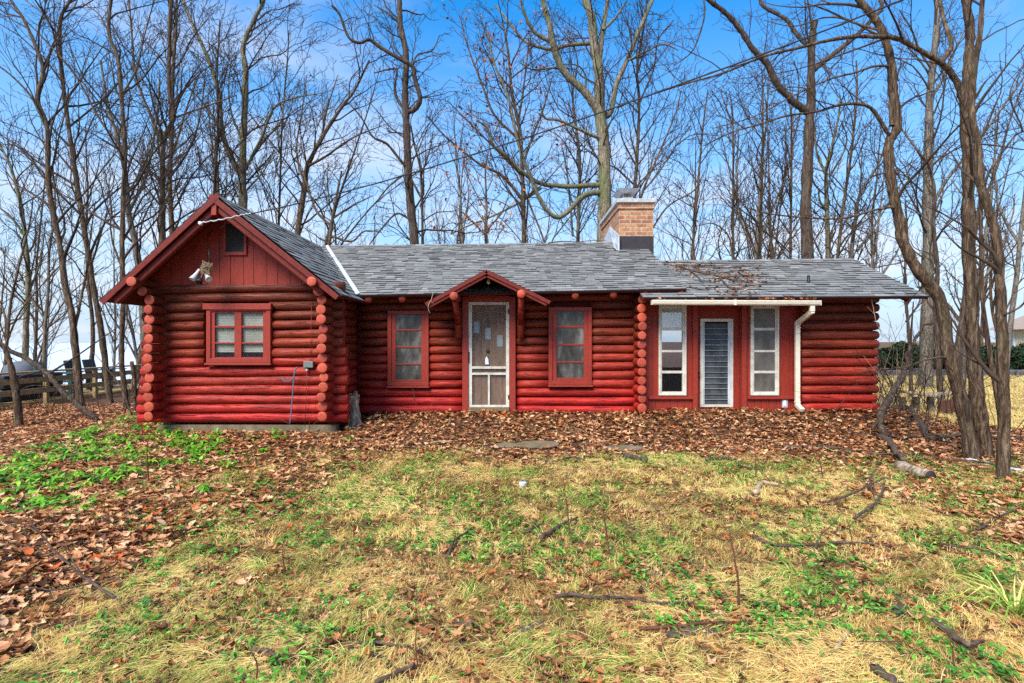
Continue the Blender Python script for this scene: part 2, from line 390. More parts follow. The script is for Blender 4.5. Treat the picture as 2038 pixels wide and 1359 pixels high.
def log_wall(name, rows, Y, r, openings, ends=0.0):
    """rows: (x0, x1, z0, z1, shade); openings: (xa, xb, za, zb)"""
    mb = MB()
    for x0, x1, z0, z1, a in rows:
        segs = [(x0, x1)]
        for xa, xb, za, zb in openings:
            zm = (z0 + z1) / 2
            if za - r * .6 < zm < zb + r * .6:
                new = []
                for s, e in segs:
                    if s < xa < e: new.append((s, xa))
                    if s < xb < e: new.append((xb, e))
                    if xb <= s or xa >= e: new.append((s, e))
                segs = new
        for s, e in segs:
            zz = lambda x: z0 + (z1 - z0) * (x - x0) / (x1 - x0)
            add_log(mb, s, e, Y, zz(s), zz(e), r, a, dome=ends if e == x1 else 0)
    return mb.build(name, MAT['log'], cab)

def shade(z):     # lower courses carry the fresher, more crimson paint
    return min(1, max(0, 1.0 - (z - .35) / 1.75 + random.uniform(-.14, .14)))

# --- wing front wall
YW = 9.0
rows = []
zb, pitch = Z(832, 8.93), .149
for i in range(15):
    z = zb + i * pitch
    tip = .12 * (1 - i / 14) ** 1.3
    rows.append((-5.93 - tip + random.uniform(-.03, .03), -2.74 + tip * .8 + random.uniform(-.03, .03), z - .010 * i / 14, z + .05 * i / 14, shade(z)))
WINW = (X(410, YW), X(538, YW), Z(724, YW), Z(606, YW))
log_wall('front_wall', rows, YW, .079, [WINW])
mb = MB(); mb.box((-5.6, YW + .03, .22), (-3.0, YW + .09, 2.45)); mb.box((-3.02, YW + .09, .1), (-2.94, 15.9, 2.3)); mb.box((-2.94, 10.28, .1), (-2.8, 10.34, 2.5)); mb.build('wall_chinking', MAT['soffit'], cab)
# --- corner logs of the wing (they run back along y; ends face the yard)
def side_log(x, y0, y1, z, r, back=False):
    r *= random.uniform(.93, 1.05); y0 += random.uniform(-.03, .03)
    s = MB(); k = 4
    s.tube([(x + random.uniform(-.004, .004), y0 + (y1 - y0) * i / k, z) for i in range(k + 1)], [r * random.uniform(.97, 1.03) for _ in range(k + 1)], 20, False, shade(z))
    o = s.build('side_log', MAT['log'], cab)
    c = MB(); n = 20
    # slightly domed, sawn end
    c.lathe([(r * .998, 0), (r * .985, .004), (r * .9, .008), (r * .5, .011), (.0001, .012)], (x, y0, z), (random.uniform(-.08, .08), -1, random.uniform(-.08, .08)), n, random.random())
    c.build('log_end', MAT['log_end'], o)
for i in range(15):
    z = Z(829, 8.6) + i * .1515
    top = max(0, i - 12)
    fw = [0, .12, .36][top]; z -= .02 * top
    if i < 16:
        YEND = 10.25 if i < 14 else 9.0
        side_log(-2.955 - .012 * math.sin(i * 1.3) - (.045 * top), 8.6 - fw * .6 + random.uniform(-.025, .025), YEND, z, .077)
    side_log(-5.66 + .012 * math.sin(i * 1.9) - .065 * top, 8.6 - fw * .6 + random.uniform(-.03, .03), 15.9 if i < 14 else 9.1, z, .077)
mb = MB(); mb.box((-5.75, 8.96, -.35), (-2.85, 9.12, Z(846, 8.96))); mb.box((-5.75, 9.12, -.35), (-5.6, 15.9, .25))
mb.build('foundation', MAT['concrete'], cab)

# --- wing roof
RA, RL, RR = W(430, 388, 8.5), W(203, 597, 8.5), W(679, 587, 8.5)
YB = 16.6
def roof(name, A, B, C, D, rows, tab=.24, under=.045, mat='soffit'):
    A, B, C, D = map(Vector, (A, B, C, D))
    n = ((B - A).cross(D - A)).normalized()
    if n.z < 0: n = -n
    P = lambda u, v: (A * (1 - u) + B * u) * (1 - v) + (D * (1 - u) + C * u) * v
    mb = MB(); L = ((B - A).length + (C - D).length) / 2
    for i in range(rows):
        v0 = i / rows + random.uniform(-.0012, .0012); v1 = min(1, (i + 1.25) / rows); u = -random.random() * tab / L; vj = 0
        while u < 1:
            w = tab / L * random.choice((.55, .8, 1, 1.2, 1.4)); u0 = max(0, u); u1 = min(1, u + w - .004 / L); u += w
            if u1 - u0 < .01 / L: continue
            lift = random.choice((.011, .013, .021)); a = min(1, max(0, random.gauss(.5, .19)))
            lo0 = P(u0, v0) + n * lift; lo1 = P(u1, v0) + n * lift; hi1 = P(u1, v1) + n * .002; hi0 = P(u0, v1) + n * .002
            d0 = P(u0, v0) + n * .001; d1 = P(u1, v0) + n * .001
            mb.add([lo0, lo1, hi1, hi0], [(0, 1, 2, 3)], max(.08, a)); mb.add([lo0, lo1, hi1, hi0, d0, d1], [(4, 5, 1, 0), (4, 0, 3), (1, 5, 2)], 0.0)  # butt faces near black: asphalt core, also painting in the course shadow lines
    o = mb.build(name, MAT['shingle'], cab)
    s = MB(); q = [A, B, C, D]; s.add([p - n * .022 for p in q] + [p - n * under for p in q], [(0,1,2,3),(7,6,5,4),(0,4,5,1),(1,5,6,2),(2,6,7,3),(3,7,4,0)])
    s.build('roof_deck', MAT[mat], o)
    e = MB(); e.bar(A + n * .004 - (D - A).normalized() * .012, B + n * .004 - (C - B).normalized() * .012, .02, .024, n); e.build('drip_edge', MAT['roof_deck'], o)
    return o
b = lambda v, y: Vector((v.x, y, v.z))
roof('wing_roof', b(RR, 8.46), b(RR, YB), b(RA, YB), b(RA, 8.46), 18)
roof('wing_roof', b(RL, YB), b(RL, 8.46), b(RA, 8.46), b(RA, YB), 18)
for P0, P1, nm in ((RL, RA, 0), (RA, RR, 1)):
    d = (P1 - P0).normalized(); n = Vector((-d.z, 0, d.x)); n = n if n.z > 0 else -n
    o0 = -n * .06; m1 = MB(); m1.bar(b(P0, 8.44 + .002 * nm) + o0 - d * (.035 * nm), b(P1, 8.44 + .002 * nm) + o0 + d * (.035 * (1 - nm)), .025, .085, n); m1.build('rake_board', MAT['rake'], cab, .004)
    o1 = -n * .15; m2 = MB(); e0, e1 = (.12, .02)
    m2.bar(b(P0, 8.53) + o1 + d * (e0 if nm == 0 else .0), b(P1, 8.53) + o1 - d * (0 if nm == 0 else e0 * 2.2), .09, .10, n); m2.build('rafter', MAT['rake'], cab, .02)
mb = MB(); mb.box((RA.x - .05, 8.45, RA.z - .32), (RA.x + .03, 9.0, RA.z - .12)); mb.build('ridge_beam', MAT['red_trim'], cab, .006)
mb = MB()    # ridge caps
for yy in np.arange(8.46, 13.2, .2):
    for s_, E in ((-1, RL), (1, RR)):
        d = (E - RA).normalized(); q = b(RA, yy)
        mb.add([q + Vector((0, 0, .02)), q + d * .13 + Vector((0, 0, .016)), b(q + d * .13, yy + .23) + Vector((0, 0, .012)), b(q, yy + .23) + Vector((0, 0, .016))], [(0, 1, 2, 3)], random.uniform(.2, .8))
mb.build('ridge_cap', MAT['shingle'], cab)

# --- gable boards with a small screened vent
def zroof_w(x):
    return RA.z + ((x - RA.x) * (RL.z - RA.z) / (RL.x - RA.x) if x < RA.x else (x - RA.x) * (RR.z - RA.z) / (RR.x - RA.x)) - .05
YG = 8.94; gb = Z(571, YG)
mb = MB(); edges = [-5.86] + [X(p, YG) for p in (322, 340, 362, 386, 413, 437, 459, 485, 505, 531, 553, 578, 600, 619)] + [-2.95]
VX0, VX1, VZ0, VZ1 = X(446, YG), X(492, YG), Z(508, YG), Z(441, YG)
for x0, x1 in zip(edges[:-1], edges[1:]):
    x1g = x1 - .007; pts = [(x0, gb), (x1g, gb)]
    tops = [(x1g, max(gb + .02, zroof_w(x1g)))] + ([(RA.x, zroof_w(RA.x))] if x0 < RA.x < x1g else []) + [(x0, max(gb + .02, zroof_w(x0)))]
    yj = random.uniform(0, .006)
    mb.prism(pts + tops, YG + yj, YG + .03 + yj, random.random())
mb.box((-5.86, YG - .012, gb - .02), (-2.95, YG + .03, gb - .002))
mb.build('gable_wall', MAT['red_board'], cab)
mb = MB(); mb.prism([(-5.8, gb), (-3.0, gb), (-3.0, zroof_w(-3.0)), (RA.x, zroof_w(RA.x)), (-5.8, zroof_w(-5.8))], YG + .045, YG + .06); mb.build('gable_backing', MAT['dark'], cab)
vent = MB()
for lo, hi in (((VX0, VZ0), (VX1, VZ0 + .05)), ((VX0, VZ1 - .04), (VX1, VZ1)), ((VX0, VZ0 + .05), (VX0 + .04, VZ1 - .04)), ((VX1 - .04, VZ0 + .05), (VX1, VZ1 - .04))):
    vent.box((lo[0], YG - .03, lo[1]), (hi[0], YG - .002, hi[1]))
vent = vent.build('gable_vent', MAT['red_trim'], cab, .004)
m = MB(); m.box((VX0 + .04, YG - .012, VZ0 + .05), (VX1 - .04, YG - .003, VZ1 - .04)); m.build('vent_screen', MAT['screen_dark'], vent)

def frame_ring(mb, x0, x1, z0, z1, w, y0, y1, top=None):
    top = top or w
    mb.box((x0, y0, z0), (x1, y1, z0 + w)); mb.box((x0, y0, z1 - top), (x1, y1, z1))
    mb.box((x0, y0, z0 + w), (x0 + w, y1, z1 - top)); mb.box((x1 - w, y0, z0 + w), (x1, y1, z1 - top))

def window(outer, panes, Y, mats, sashmat='red_trim', trimmat='red_trim', trimw=None, label=None, y_glass=.04, head=None, sill=True, sw=.0):
    """outer, panes: pixel rectangles (x0,y0,x1,y1); Y: depth of the trim face"""
    ox0, ox1, oz0, oz1 = X(outer[0], Y), X(outer[2], Y), Z(outer[3], Y), Z(outer[1], Y)
    pr = [(X(p[0], Y), X(p[2], Y), Z(p[3], Y), Z(p[1], Y)) for p in panes]
    px0 = min(p[0] for p in pr); px1 = max(p[1] for p in pr); pz0 = min(p[2] for p in pr); pz1 = max(p[3] for p in pr)
    tw = trimw or .07
    m = MB(); frame_ring(m, ox0, ox1, oz0, oz1, tw, Y, Y + .09)
    if head: m.box((X(head[0], Y), Y - .02, Z(head[3], Y)), (X(head[2], Y), Y + .05, Z(head[1], Y)))
    w = m.build('window', MAT[trimmat], cab, .005)
    if label: w['label'] = label
    # sash fills between trim and panes
    s = MB(); y0, y1 = Y + .022, Y + .075
    ix0, ix1, iz0, iz1 = ox0 + tw, ox1 - tw, oz0 + tw, oz1 - tw
    cols = sorted(set((round(p[0], 3), round(p[1], 3)) for p in pr)); rws = sorted(set((round(p[2], 3), round(p[3], 3)) for p in pr))
    e = ix0
    for c0, c1 in cols: s.box((e, y0, iz0), (c0, y1, iz1)); e = c1
    s.box((e, y0, iz0), (ix1, y1, iz1))
    for c0, c1 in cols:
        e = iz0
        for r0, r1 in rws:
            s.box((c0, y0 + .006, e), (c1, y1 - .002, r0)); e = r1
        s.box((c0, y0 + .006, e), (c1, y1 - .002, iz1))
    s.build('sash', MAT[sashmat], w, .003)
    for i, p in enumerate(pr):
        g = MB(); yy = Y + y_glass
        g.box((p[0] - .004, yy, p[2] - .004), (p[1] + .004, yy + .006, p[3] + .004))
        g.build('pane', MAT[mats[i % len(mats)]], w)
    if sill:
        q = MB(); q.box((ox0 - .015, Y - .03, oz0 - .035), (ox1 + .015, Y + .06, oz0 - .003)); q.build('sill', MAT[trimmat], w, .004)
    return w, (ix0, ix1, iz0, iz1)

YT = 8.88
r_ = [(622, 648), (652, 681), (684, 711)]
w, rc = window((410, 610, 538, 722), [(x0, a, x1, c) for x0, x1 in ((426, 465), (479, 522)) for a, c in r_], YT, ['glass_clear'], head=(404, 604, 540, 616))
bl = MB(); z = rc[2] + .10; 
while z < rc[3]:
    bl.box((rc[0], YT + .078, z), (rc[1], YT + .09, z + .023), random.random()); z += .026
bl.build('blind', MAT['blind'], w)
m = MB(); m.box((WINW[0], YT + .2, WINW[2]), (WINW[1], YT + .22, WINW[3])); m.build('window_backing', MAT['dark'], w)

# --- main wall
YM = 10.3; rM = .081
zb = Z(816, 10.22); rows = []
for i in range(14):
    z = zb + i * .158
    rows.append((-2.86, 2.36, z - .012 * i / 13, z + .055 * i / 13, shade(z + .05)))
WL = (771, 618, 853, 768); WR = (1092, 611, 1178, 766)
YF = 10.19
def op(r): return (X(r[0], YF) + .01, X(r[2], YF) - .01, Z(r[3], YF), Z(r[1], YF))
DOOR = (X(922, YF), X(1026, YF), Z(830, YF), Z(588, YF))
log_wall('main_wall', rows, YM, rM, [op(WL), op(WR), DOOR])
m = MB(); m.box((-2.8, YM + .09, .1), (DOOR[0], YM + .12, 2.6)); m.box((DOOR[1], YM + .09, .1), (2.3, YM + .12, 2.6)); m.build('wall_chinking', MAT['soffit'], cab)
gm = ['glass_grey']
window(WL, [(787, a, 838, c) for a, c in ((623, 655), (658, 689), (692, 723), (726, 756))], YF, gm)
window(WR, [(1108, a, 1162, c) for a, c in ((617, 648), (652, 684), (688, 719), (722, 752))], YF, gm)
for i in range(13):
    z = Z(812, 9.9) + i * .1625
    side_log(2.33 + .008 * math.sin(i * 2.2), 9.9 + random.uniform(-.02, .02), 13.0 if i > 11 else 15.9, z, .081)
# --- main roof
def ey(px): return 588 - (px - 712) * 13.0 / 653
A = W(503, ey(503), 9.8); B_ = W(1366, ey(1366), 9.8); D = W(636, 490, 13.2); C_ = W(1019 + B_.x * F / 13.2, 482.5, 13.2)
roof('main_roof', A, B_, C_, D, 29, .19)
Ab = Vector((A.x, 16.6, A.z)); Bb = Vector((B_.x, 16.6, B_.z))
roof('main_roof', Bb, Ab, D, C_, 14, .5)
m = MB()
for xx in np.arange(-4.5, C_.x - .05, .22):
    t = (xx - D.x) / (C_.x - D.x); q = D.lerp(C_, t)
    for s_ in (-1, 1):
        m.add([q + Vector((0, 0, .022)), q + Vector((.24, 0, .016)), q + Vector((.24, s_ * .13, -.042)), q + Vector((0, s_ * .13, -.036))], [(0, 1, 2, 3) if s_ > 0 else (3, 2, 1, 0)], random.uniform(.2, .8))
m.build('ridge_cap', MAT['shingle'], cab)
m = MB(); p, q = W(650, 491, 13.2), W(713, 588, 9.8); m.bar(p + Vector((0, 0, .03)), q + Vector((0, -.02, .03)), .07, .012, (-.3, -.2, 1)); m.build('valley_flashing', MAT['metal'], cab)
# rafter tails below the eave and dark soffit frieze
for px in (733, 800, 1145, 1221, 1284, 1356):
    q = W(px, ey(px) + 9, 9.84); m = MB(); m.tube([q, q + Vector((0, .6, .255))], .06, 18, True, .2)
    o = m.build('rafter_tail', MAT['log'], cab)
    m = MB(); m.lathe([(.06, 0), (.055, .006), (.0001, .008)], q, (0, -1, -.45), 18, random.random()); m.build('log_end', MAT['log_end'], o)
for px, py, Y in ((699, 597, 9.3), (1629, 601, 9.75), (1808, 597, 9.95)):
    q = W(px, py, Y); m = MB(); m.bar(q, q + Vector((-.3, 0, .2)) if px < 800 else q + Vector((0, .4, .18)), .05, .08); m.build('rafter_tail', MAT['red_trim'], cab)

# --- chimney
ch = MB(); cx0, cx1, cy0, cy1 = 2.43, 3.21, 12.56, 15.0
zt = Z(404, cy0)
ch.box((cx0, cy0, 0.0), (cx1, cy1, zt - .13)); ch.box((cx0 - .025, cy0 - .025, zt - .13), (cx1 + .025, cy1 + .025, zt))
ch = ch.build('chimney', MAT['brick'], cab)
m = MB(); m.box((cx0 - .06, cy0 - .07, zt), (cx1 + .06, cy1 + .06, Z(396, cy0))); m.build('chimney_cap', MAT['cap'], ch, .012)
m = MB(); zf = Z(396, cy0); m.box((2.53, 12.75, zf), (2.83, 13.25, zf + .07)); m.build('flue', MAT['brick'], ch)
m = MB()
m.box((2.56, 12.78, zf + .07), (2.80, 13.2, zf + .1))
for x in (2.57, 2.77):
    for y in (12.8, 13.16): m.box((x, y, zf + .1), (x + .02, y + .02, zf + .19))
z0 = zf + .19
m.add([(2.52,12.72,z0),(2.84,12.72,z0),(2.84,13.26,z0),(2.52,13.26,z0),(2.43,12.62,z0+.075),(2.93,12.62,z0+.075),(2.93,13.36,z0+.075),(2.43,13.36,z0+.075)],
      [(0,3,2,1),(4,5,6,7),(0,1,5,4),(1,2,6,5),(2,3,7,6),(3,0,4,7)])
m.build('flue_hood', MAT['metal'], ch)
m = MB(); m.box((2.60, 12.82, zf + .1), (2.76, 13.14, zf + .19)); m.build('spark_screen', MAT['grey_wood'], ch)
m = MB(); zr = Z(497, cy0); m.box((cx0 - .006, cy0 - .012, zr - .1), (cx1 + .006, cy0 - .001, Z(470, cy0))); m.box((cx1 + .001, cy0, zr - .4), (cx1 + .01, 14, Z(470, cy0))); m.build('flashing', MAT['dark_metal'], ch)
m = MB(); fx = cx0 - .03
ys = lambda px: (fx) * F / (px - 1019)
P4 = [W(1231, 500, ys(1231)), W(1231, 468, ys(1231)), W(1213, 451, ys(1213)), W(1199, 484, ys(1199))]
m.add(P4 + [p + Vector((.02, 0, 0)) for p in P4], [(0, 1, 2, 3), (7, 6, 5, 4), (0, 4, 5, 1), (1, 5, 6, 2), (2, 6, 7, 3), (3, 7, 4, 0)])
P3 = [W(1231, 500, ys(1231)), W(1213, 451, ys(1213)), W(1222, 492, 12.35)]
m.add([p - Vector((.01, 0, 0)) for p in P3], [(0, 1, 2)]); m.build('side_flashing', MAT['metal'], ch)

# --- porch canopy
pa, pl, pr_ = W(968, 537, 9.42), W(846, 603, 9.42), W(1096, 599, 9.42)
m = MB()
for E in (pl, pr_):
    d = (E - pa).normalized(); n = Vector((-d.z, 0, d.x)); n = n if n.z > 0 else -n
    poly = [pa, E, E - n * .035, pa - Vector((0, 0, .04))]
    m.prism([(p.x, p.z) for p in poly][::-1 if E is pl else 1], 9.44, 10.66)
can = m.build('porch_canopy', MAT['soffit'], cab)
m = MB()
for E in (pl, pr_):
    d = (E - pa).normalized(); n = Vector((-d.z, 0, d.x)); n = n if n.z > 0 else -n; L = (E - pa).length
    k = 9
    for i in range(k):
        for j in range(6):
            s0 = pa + d * (L * i / k); s1 = pa + d * (L * (i + 1.15) / k)
            y0, y1 = 9.42 + j * .21, 9.42 + (j + 1) * .21 - .004
            m.add([b(s0, y0) + n * .004, b(s0, y1) + n * .004, b(s1, y1) + n * .014, b(s1, y0) + n * .014], [(0, 1, 2, 3)], random.random())
m.build('canopy_shingles', MAT['shingle'], can)
for P0, P1 in ((pl, pa), (pa, pr_)):
    d = (P1 - P0).normalized(); n = Vector((-d.z, 0, d.x)); n = n if n.z > 0 else -n
    m = MB(); m.bar(b(P0, 9.41) - n * .03, b(P1, 9.41) - n * .03, .022, .062, n); m.build('rake_board', MAT['rake'], can, .003)
    m = MB(); m.bar(b(P0, 9.45) - n * .085 + d * (.03 if P0 is pl else 0), b(P1, 9.45) - n * .085 - d * (0 if P0 is pl else .03), .06, .055, n); m.build('rafter', MAT['rake'], can, .01)
for px, py in ((903, 589), (1037.5, 584.5)):
    q = W(px, py, 9.37); m = MB(); m.tube([q, Vector((q.x, 10.3, q.z))], .071, 20, True, .3); o = m.build('purlin', MAT['log'], can)
    m = MB(); m.lathe([(.071, 0), (.066, .008), (.0001, .011)], q, (0, -1, 0), 20, random.random()); m.build('log_end', MAT['log_end'], o)
    x = q.x; zp0, zp1 = Z(673, 10.12), Z(640, 10.12)
    m = MB(); m.tube([(x, 9.52, q.z - .05), (x, 10.12, zp1 - .05)], .052, 16, True, .4); m.build('brace', MAT['log'], can)
    m = MB(); m.tube([(x, 10.13, zp0), (x, 10.13, zp1 + .25)], .064, 16, True, .3); m.build('brace_post', MAT['log'], can)
m = MB(); q = W(972, 551, 9.8); m.tube([q + Vector((0, 0, .1)), q, q - Vector((0, 0, .04))], [.012, .02, .02], 10)
lamp = m.build('porch_lamp', MAT['black'], can)
m = MB(); m.lathe([(.012, 0), (.02, -.02), (.034, -.055), (.03, -.085), (.0001, -.1)], q - Vector((0, 0, .035)), (0, 0, 1), 14); m.build('bulb', MAT['bulb'], lamp)

# --- screen door in front of a brown plank door
YD = 10.16
def bx(m, x0, y0, x1, y1, Y, t, a=.5): m.box((X(x0, Y), Y, Z(y1, Y)), (X(x1, Y), Y + t, Z(y0, Y)), a)
m = MB(); bx(m, 920, 590, 932, 826, YD, .12); bx(m, 1014, 590, 1026, 826, YD, .12); bx(m, 932, 588, 1014, 600, YD + .002, .12); m.build('door_casing', MAT['red_trim'], cab, .004)
m = MB(); Yd = YD + .03
bx(m, 932.5, 601, 939.5, 810, Yd, .03); bx(m, 1007, 601, 1013.5, 810, Yd, .03); bx(m, 939.5, 601, 1007, 606.5, Yd, .03)
bx(m, 939.5, 729, 1007, 734, Yd, .03); bx(m, 939.5, 741.5, 1007, 746, Yd, .03); bx(m, 971, 746, 975, 806, Yd, .03); bx(m, 939.5, 806, 1007, 810, Yd, .03)
sd = m.build('screen_door', MAT['white_paint'], cab, .003)
m = MB(); n_ = 10
gx = [X(939.5, Yd) + (X(1007, Yd) - X(939.5, Yd)) * i / n_ for i in range(n_ + 1)]
for (pa0, pb0, am) in ((606.5, 806, .012),):
    gzv = [Z(pb0, Yd) + (Z(pa0, Yd) - Z(pb0, Yd)) * j / 16 for j in range(17)]
    vs = [(x, Yd + .02 + am * math.sin(i * 1.1) * math.sin(j * .9) * (1 if j < 6 else .2), z) for j, z in enumerate(gzv) for i, x in enumerate(gx)]
    m.add(vs, [(j*11+i, j*11+i+1, (j+1)*11+i+1, (j+1)*11+i) for j in range(16) for i in range(10)], .5, True)
m.build('screen', MAT['screen'], sd)
m = MB(); bx(m, 929, 704, 932, 716, Yd - .02, .03); bx(m, 931, 700, 934.5, 722, Yd - .012, .012); m.build('handle', MAT['black'], sd)
for py in (616, 786): m = MB(); bx(m, 1011, py, 1016, py + 8, Yd - .012, .014); m.build('hinge', MAT['black'], sd)
m = MB(); m.tube([W(971, 616, 10.23), W(1003, 605, 10.23)], .008, 8); m.build('door_closer', MAT['silver'], sd)
Yi = 10.24; m = MB()
for i in range(6):
    a0 = 930 + i * 14.3; bx(m, a0, 600, a0 + 13.9, 822, Yi, .04, random.random())
idr = m.build('plank_door', MAT['door_brown'], cab)
for r4 in ((943, 640, 954, 663), (965.5, 652.5, 977, 675), (989, 667, 1000.5, 690)):
    m = MB(); bx(m, *r4, Yi - .006, .005); m.build('pane', MAT['glass_door'], idr)
m = MB(); q = W(971, 699, Yi - .012); m.lathe([(.0001, .012), (.025, .01), (.036, .004), (.036, 0), (.02, -.002)], q, (0, -1, 0), 14); m.build('door_knocker', MAT['black'], idr)
m = MB(); m.prism([(X(966, Yi), Z(725, Yi)), (X(973, Yi), Z(725, Yi)), (X(972, Yi), Z(714, Yi)), (X(968.5, Yi), Z(709, Yi)), (X(965.5, Yi), Z(714, Yi))], Yi - .04, Yi - .008); m.build('door_tag', MAT['white'], idr, .003)
m = MB(); bx(m, 932, 811, 1014, 826, YD - .05, .3); m.build('door_sill', MAT['concrete'], cab, .01)
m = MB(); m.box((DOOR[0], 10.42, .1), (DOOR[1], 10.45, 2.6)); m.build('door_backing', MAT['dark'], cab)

# --- annex
YA = 10.2; Wl = (1311.5, 610, 1366.5, 787); Wr = (1495, 610, 1551, 787)
def boards(mb, x0, y0, x1, y1, Y, step, t=.03):
    e = x0
    while e < x1 - .5:
        n1 = min(x1, e + step); bx(mb, e, y0, n1 - .5, y1, Y + random.uniform(0, .004), t, random.random()); e = n1
m = MB()
for x0, x1, wr_ in ((1276, 1380, Wl), (1487, 1594, Wr)):
    bx(m, x0, 596, x0 + 22, 792, YA, .03, .3); bx(m, x0 + 22.5, 596, wr_[0] + 1, 792, YA + .003, .03, .6)
    bx(m, wr_[2] - 1, 596, min(x1, wr_[2] + 20), 792, YA + .002, .03, .5)
    if wr_[2] + 20.5 < x1: bx(m, wr_[2] + 20.5, 596, x1, 792, YA + .004, .03, .7)
    bx(m, wr_[0] + 1, 596, wr_[2] - 1, 611, YA + .004, .03, .4); bx(m, wr_[0] + 1, 786, wr_[2] - 1, 792, YA + .004, .03, .4)
    boards(m, x0, 792, x1, 830, YA, 14.5)
bx(m, 1380, 596, 1487, 611, YA + .01, .05)
m.build('board_wall', MAT['red_board'], cab)
for x0, x1 in ((1290, 1378), (1486, 1580)):
    m = MB(); m.box((X(x0, YA), YA - .05, Z(794, YA)), (X(x1, YA), YA - .001, Z(788.5, YA))); m.build('wall_ledge', MAT['red_trim'], cab, .006)
for x0 in (1379.5, 1477):
    m = MB(); bx(m, x0, 603, x0 + 9.5, 830, YA - .045, .12); m.build('door_post', MAT['red_trim'], cab, .004)
m = MB(); bx(m, 1388, 603, 1478, 634, YA + .12, .04); bx(m, 1387, 634, 1395.5, 830, YA + .12, .04); bx(m, 1459, 634, 1479, 830, YA + .12, .04); bx(m, 1395.5, 811, 1459, 830, YA + .12, .04)
jd = m.build('louvre_door', MAT['red_board'], cab)
YJ = YA + .09; m = MB()
bx(m, 1394, 640, 1400, 810, YJ, .04); bx(m, 1453, 640, 1459.5, 810, YJ, .04); bx(m, 1394, 634, 1459.5, 640, YJ - .012, .05); bx(m, 1400, 805, 1453, 810, YJ, .04); m.build('louvre_frame', MAT['white_paint'], jd, .003)
m = MB()
for i in range(15):
    py = 643.5 + i * 10.85; z = Z(py, YJ)
    m.add([(X(1400, YJ), YJ + .030, z), (X(1453, YJ), YJ + .030, z), (X(1453, YJ), YJ + .012, z - .098), (X(1400, YJ), YJ + .012, z - .098),
           (X(1400, YJ), YJ + .036, z), (X(1453, YJ), YJ + .036, z), (X(1453, YJ), YJ + .018, z - .1), (X(1400, YJ), YJ + .018, z - .1)],
          [(0,3,2,1),(4,5,6,7),(0,1,5,4),(3,7,6,2),(0,4,7,3),(1,2,6,5)], random.random())
m.build('louvre', MAT['glass_dark'], jd)
m = MB()
for i in range(15):
    z = Z(643.5 + i * 10.85, YJ) - .1; m.box((X(1402.4, YJ), YJ + .004, z - .004), (X(1448.6, YJ), YJ + .011, z + random.choice((.004, .006, .009))))  # pale strips added as painted glints along the lower slat edges
m.build('louvre_edge_glint', MAT['glass_edge_glint'], jd)
for x0, x1 in ((1400.3, 1402.2), (1448.8, 1452.7)): m = MB(); bx(m, x0, 641, x1, 804, YJ - .004, .012); m.build('louvre_channel', MAT['metal'], jd)
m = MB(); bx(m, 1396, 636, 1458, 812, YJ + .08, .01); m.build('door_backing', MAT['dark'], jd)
m = MB(); q = W(1389, 741, YA + .08); m.lathe([(.012, 0), (.012, .03), (.026, .04), (.028, .055), (.018, .068), (.0001, .07)], q, (0, -1, 0), 14); m.build('door_knob', MAT['black'], jd)
rw = [(613.5, 652), (657.5, 696.5), (701, 738), (743, 779.5)]
window(Wl, [(1318, a, 1359, c) for a, c in rw], YA - .05, ['glass_frost', 'glass_clear', 'glass_clear', 'glass_clear'], 'white_paint', 'white_paint', .035, 'white framed window with a rain speckled top pane', sill=False, head=(1311.5, 607, 1366.5, 612))
window(Wr, [(1502, a, 1544, c) for a, c in rw], YA - .05, ['glass_dim'], 'white_paint', 'white_paint', .035, 'white framed window with four dusty grey panes', sill=False, head=(1495, 607, 1551, 612))
# log end of the annex
YL = 10.12; rows = []
zb = Z(830, 10.03)
for i in range(14):
    z = zb + i * .1652
    rows.append((X(1592, YL), 6.60 + .02 * random.random() +   .03 * i / 14, z, z + .01 * i / 14, min(1, max(0, .72 - (z - .5) * .45 + random.uniform(-.12, .12)))))
log_wall('annex_wall', rows, YL, .083, [], .075)
m = MB(); m.box((5.25, 10.16, .1), (6.63, 10.2, 2.42)); m.box((6.5, 10.25, .1), (6.6, 13.5, 2.3)); m.build('end_wall', MAT['red_board'], cab)
# plain rear walls, floor and inside of the annex; a window in the rear wall
m = MB(); y0, y1 = 13.4, 13.5
m.box((2.45, y0, .1), (3.35, y1, 2.5)); m.box((4.45, y0, .1), (6.6, y1, 2.5)); m.box((3.35, y0, .1), (4.45, y1, .92)); m.box((3.35, y0, 2.42), (4.45, y1, 2.5))
m.box((-5.7, 15.9, .1), (2.45, 16.0, 2.4)); m.build('rear_wall', MAT['red_board'], cab)
m = MB(); m.box((2.43, 10.3, .2), (6.5, 13.4, .26)); m.box((2.44, 10.28, .26), (2.46, 13.4, 2.35)); m.box((6.46, 10.28, .26), (6.5, 13.4, 2.35)); m.box((4.7, 10.3, .26), (4.74, 13.4, 2.3)); m.build('interior_wall', MAT['plaster'], cab)
# annex roof
A2, B2 = W(1280, 592.5, 9.6), W(1848, 590, 9.6); C2 = Vector((B2.x, 11.72, 0)); D2 = Vector((A2.x, 11.72, 0)); C2.z = Z(515.5, 11.72); D2.z = Z(521, 11.72)
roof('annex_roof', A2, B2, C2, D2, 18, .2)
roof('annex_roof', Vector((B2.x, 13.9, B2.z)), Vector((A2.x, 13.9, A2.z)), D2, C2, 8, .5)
m = MB()
for xx in np.arange(D2.x + .75, C2.x - .05, .22):
    q = D2.lerp(C2, (xx - D2.x) / (C2.x - D2.x))
    for s_ in (-1, 1): m.add([q + Vector((0, 0, .022)), q + Vector((.24, 0, .016)), q + Vector((.24, s_ * .13, -.042)), q + Vector((0, s_ * .13, -.036))], [(0, 1, 2, 3) if s_ > 0 else (3, 2, 1, 0)], random.uniform(.2, .8))
m.build('ridge_cap', MAT['shingle'], cab)
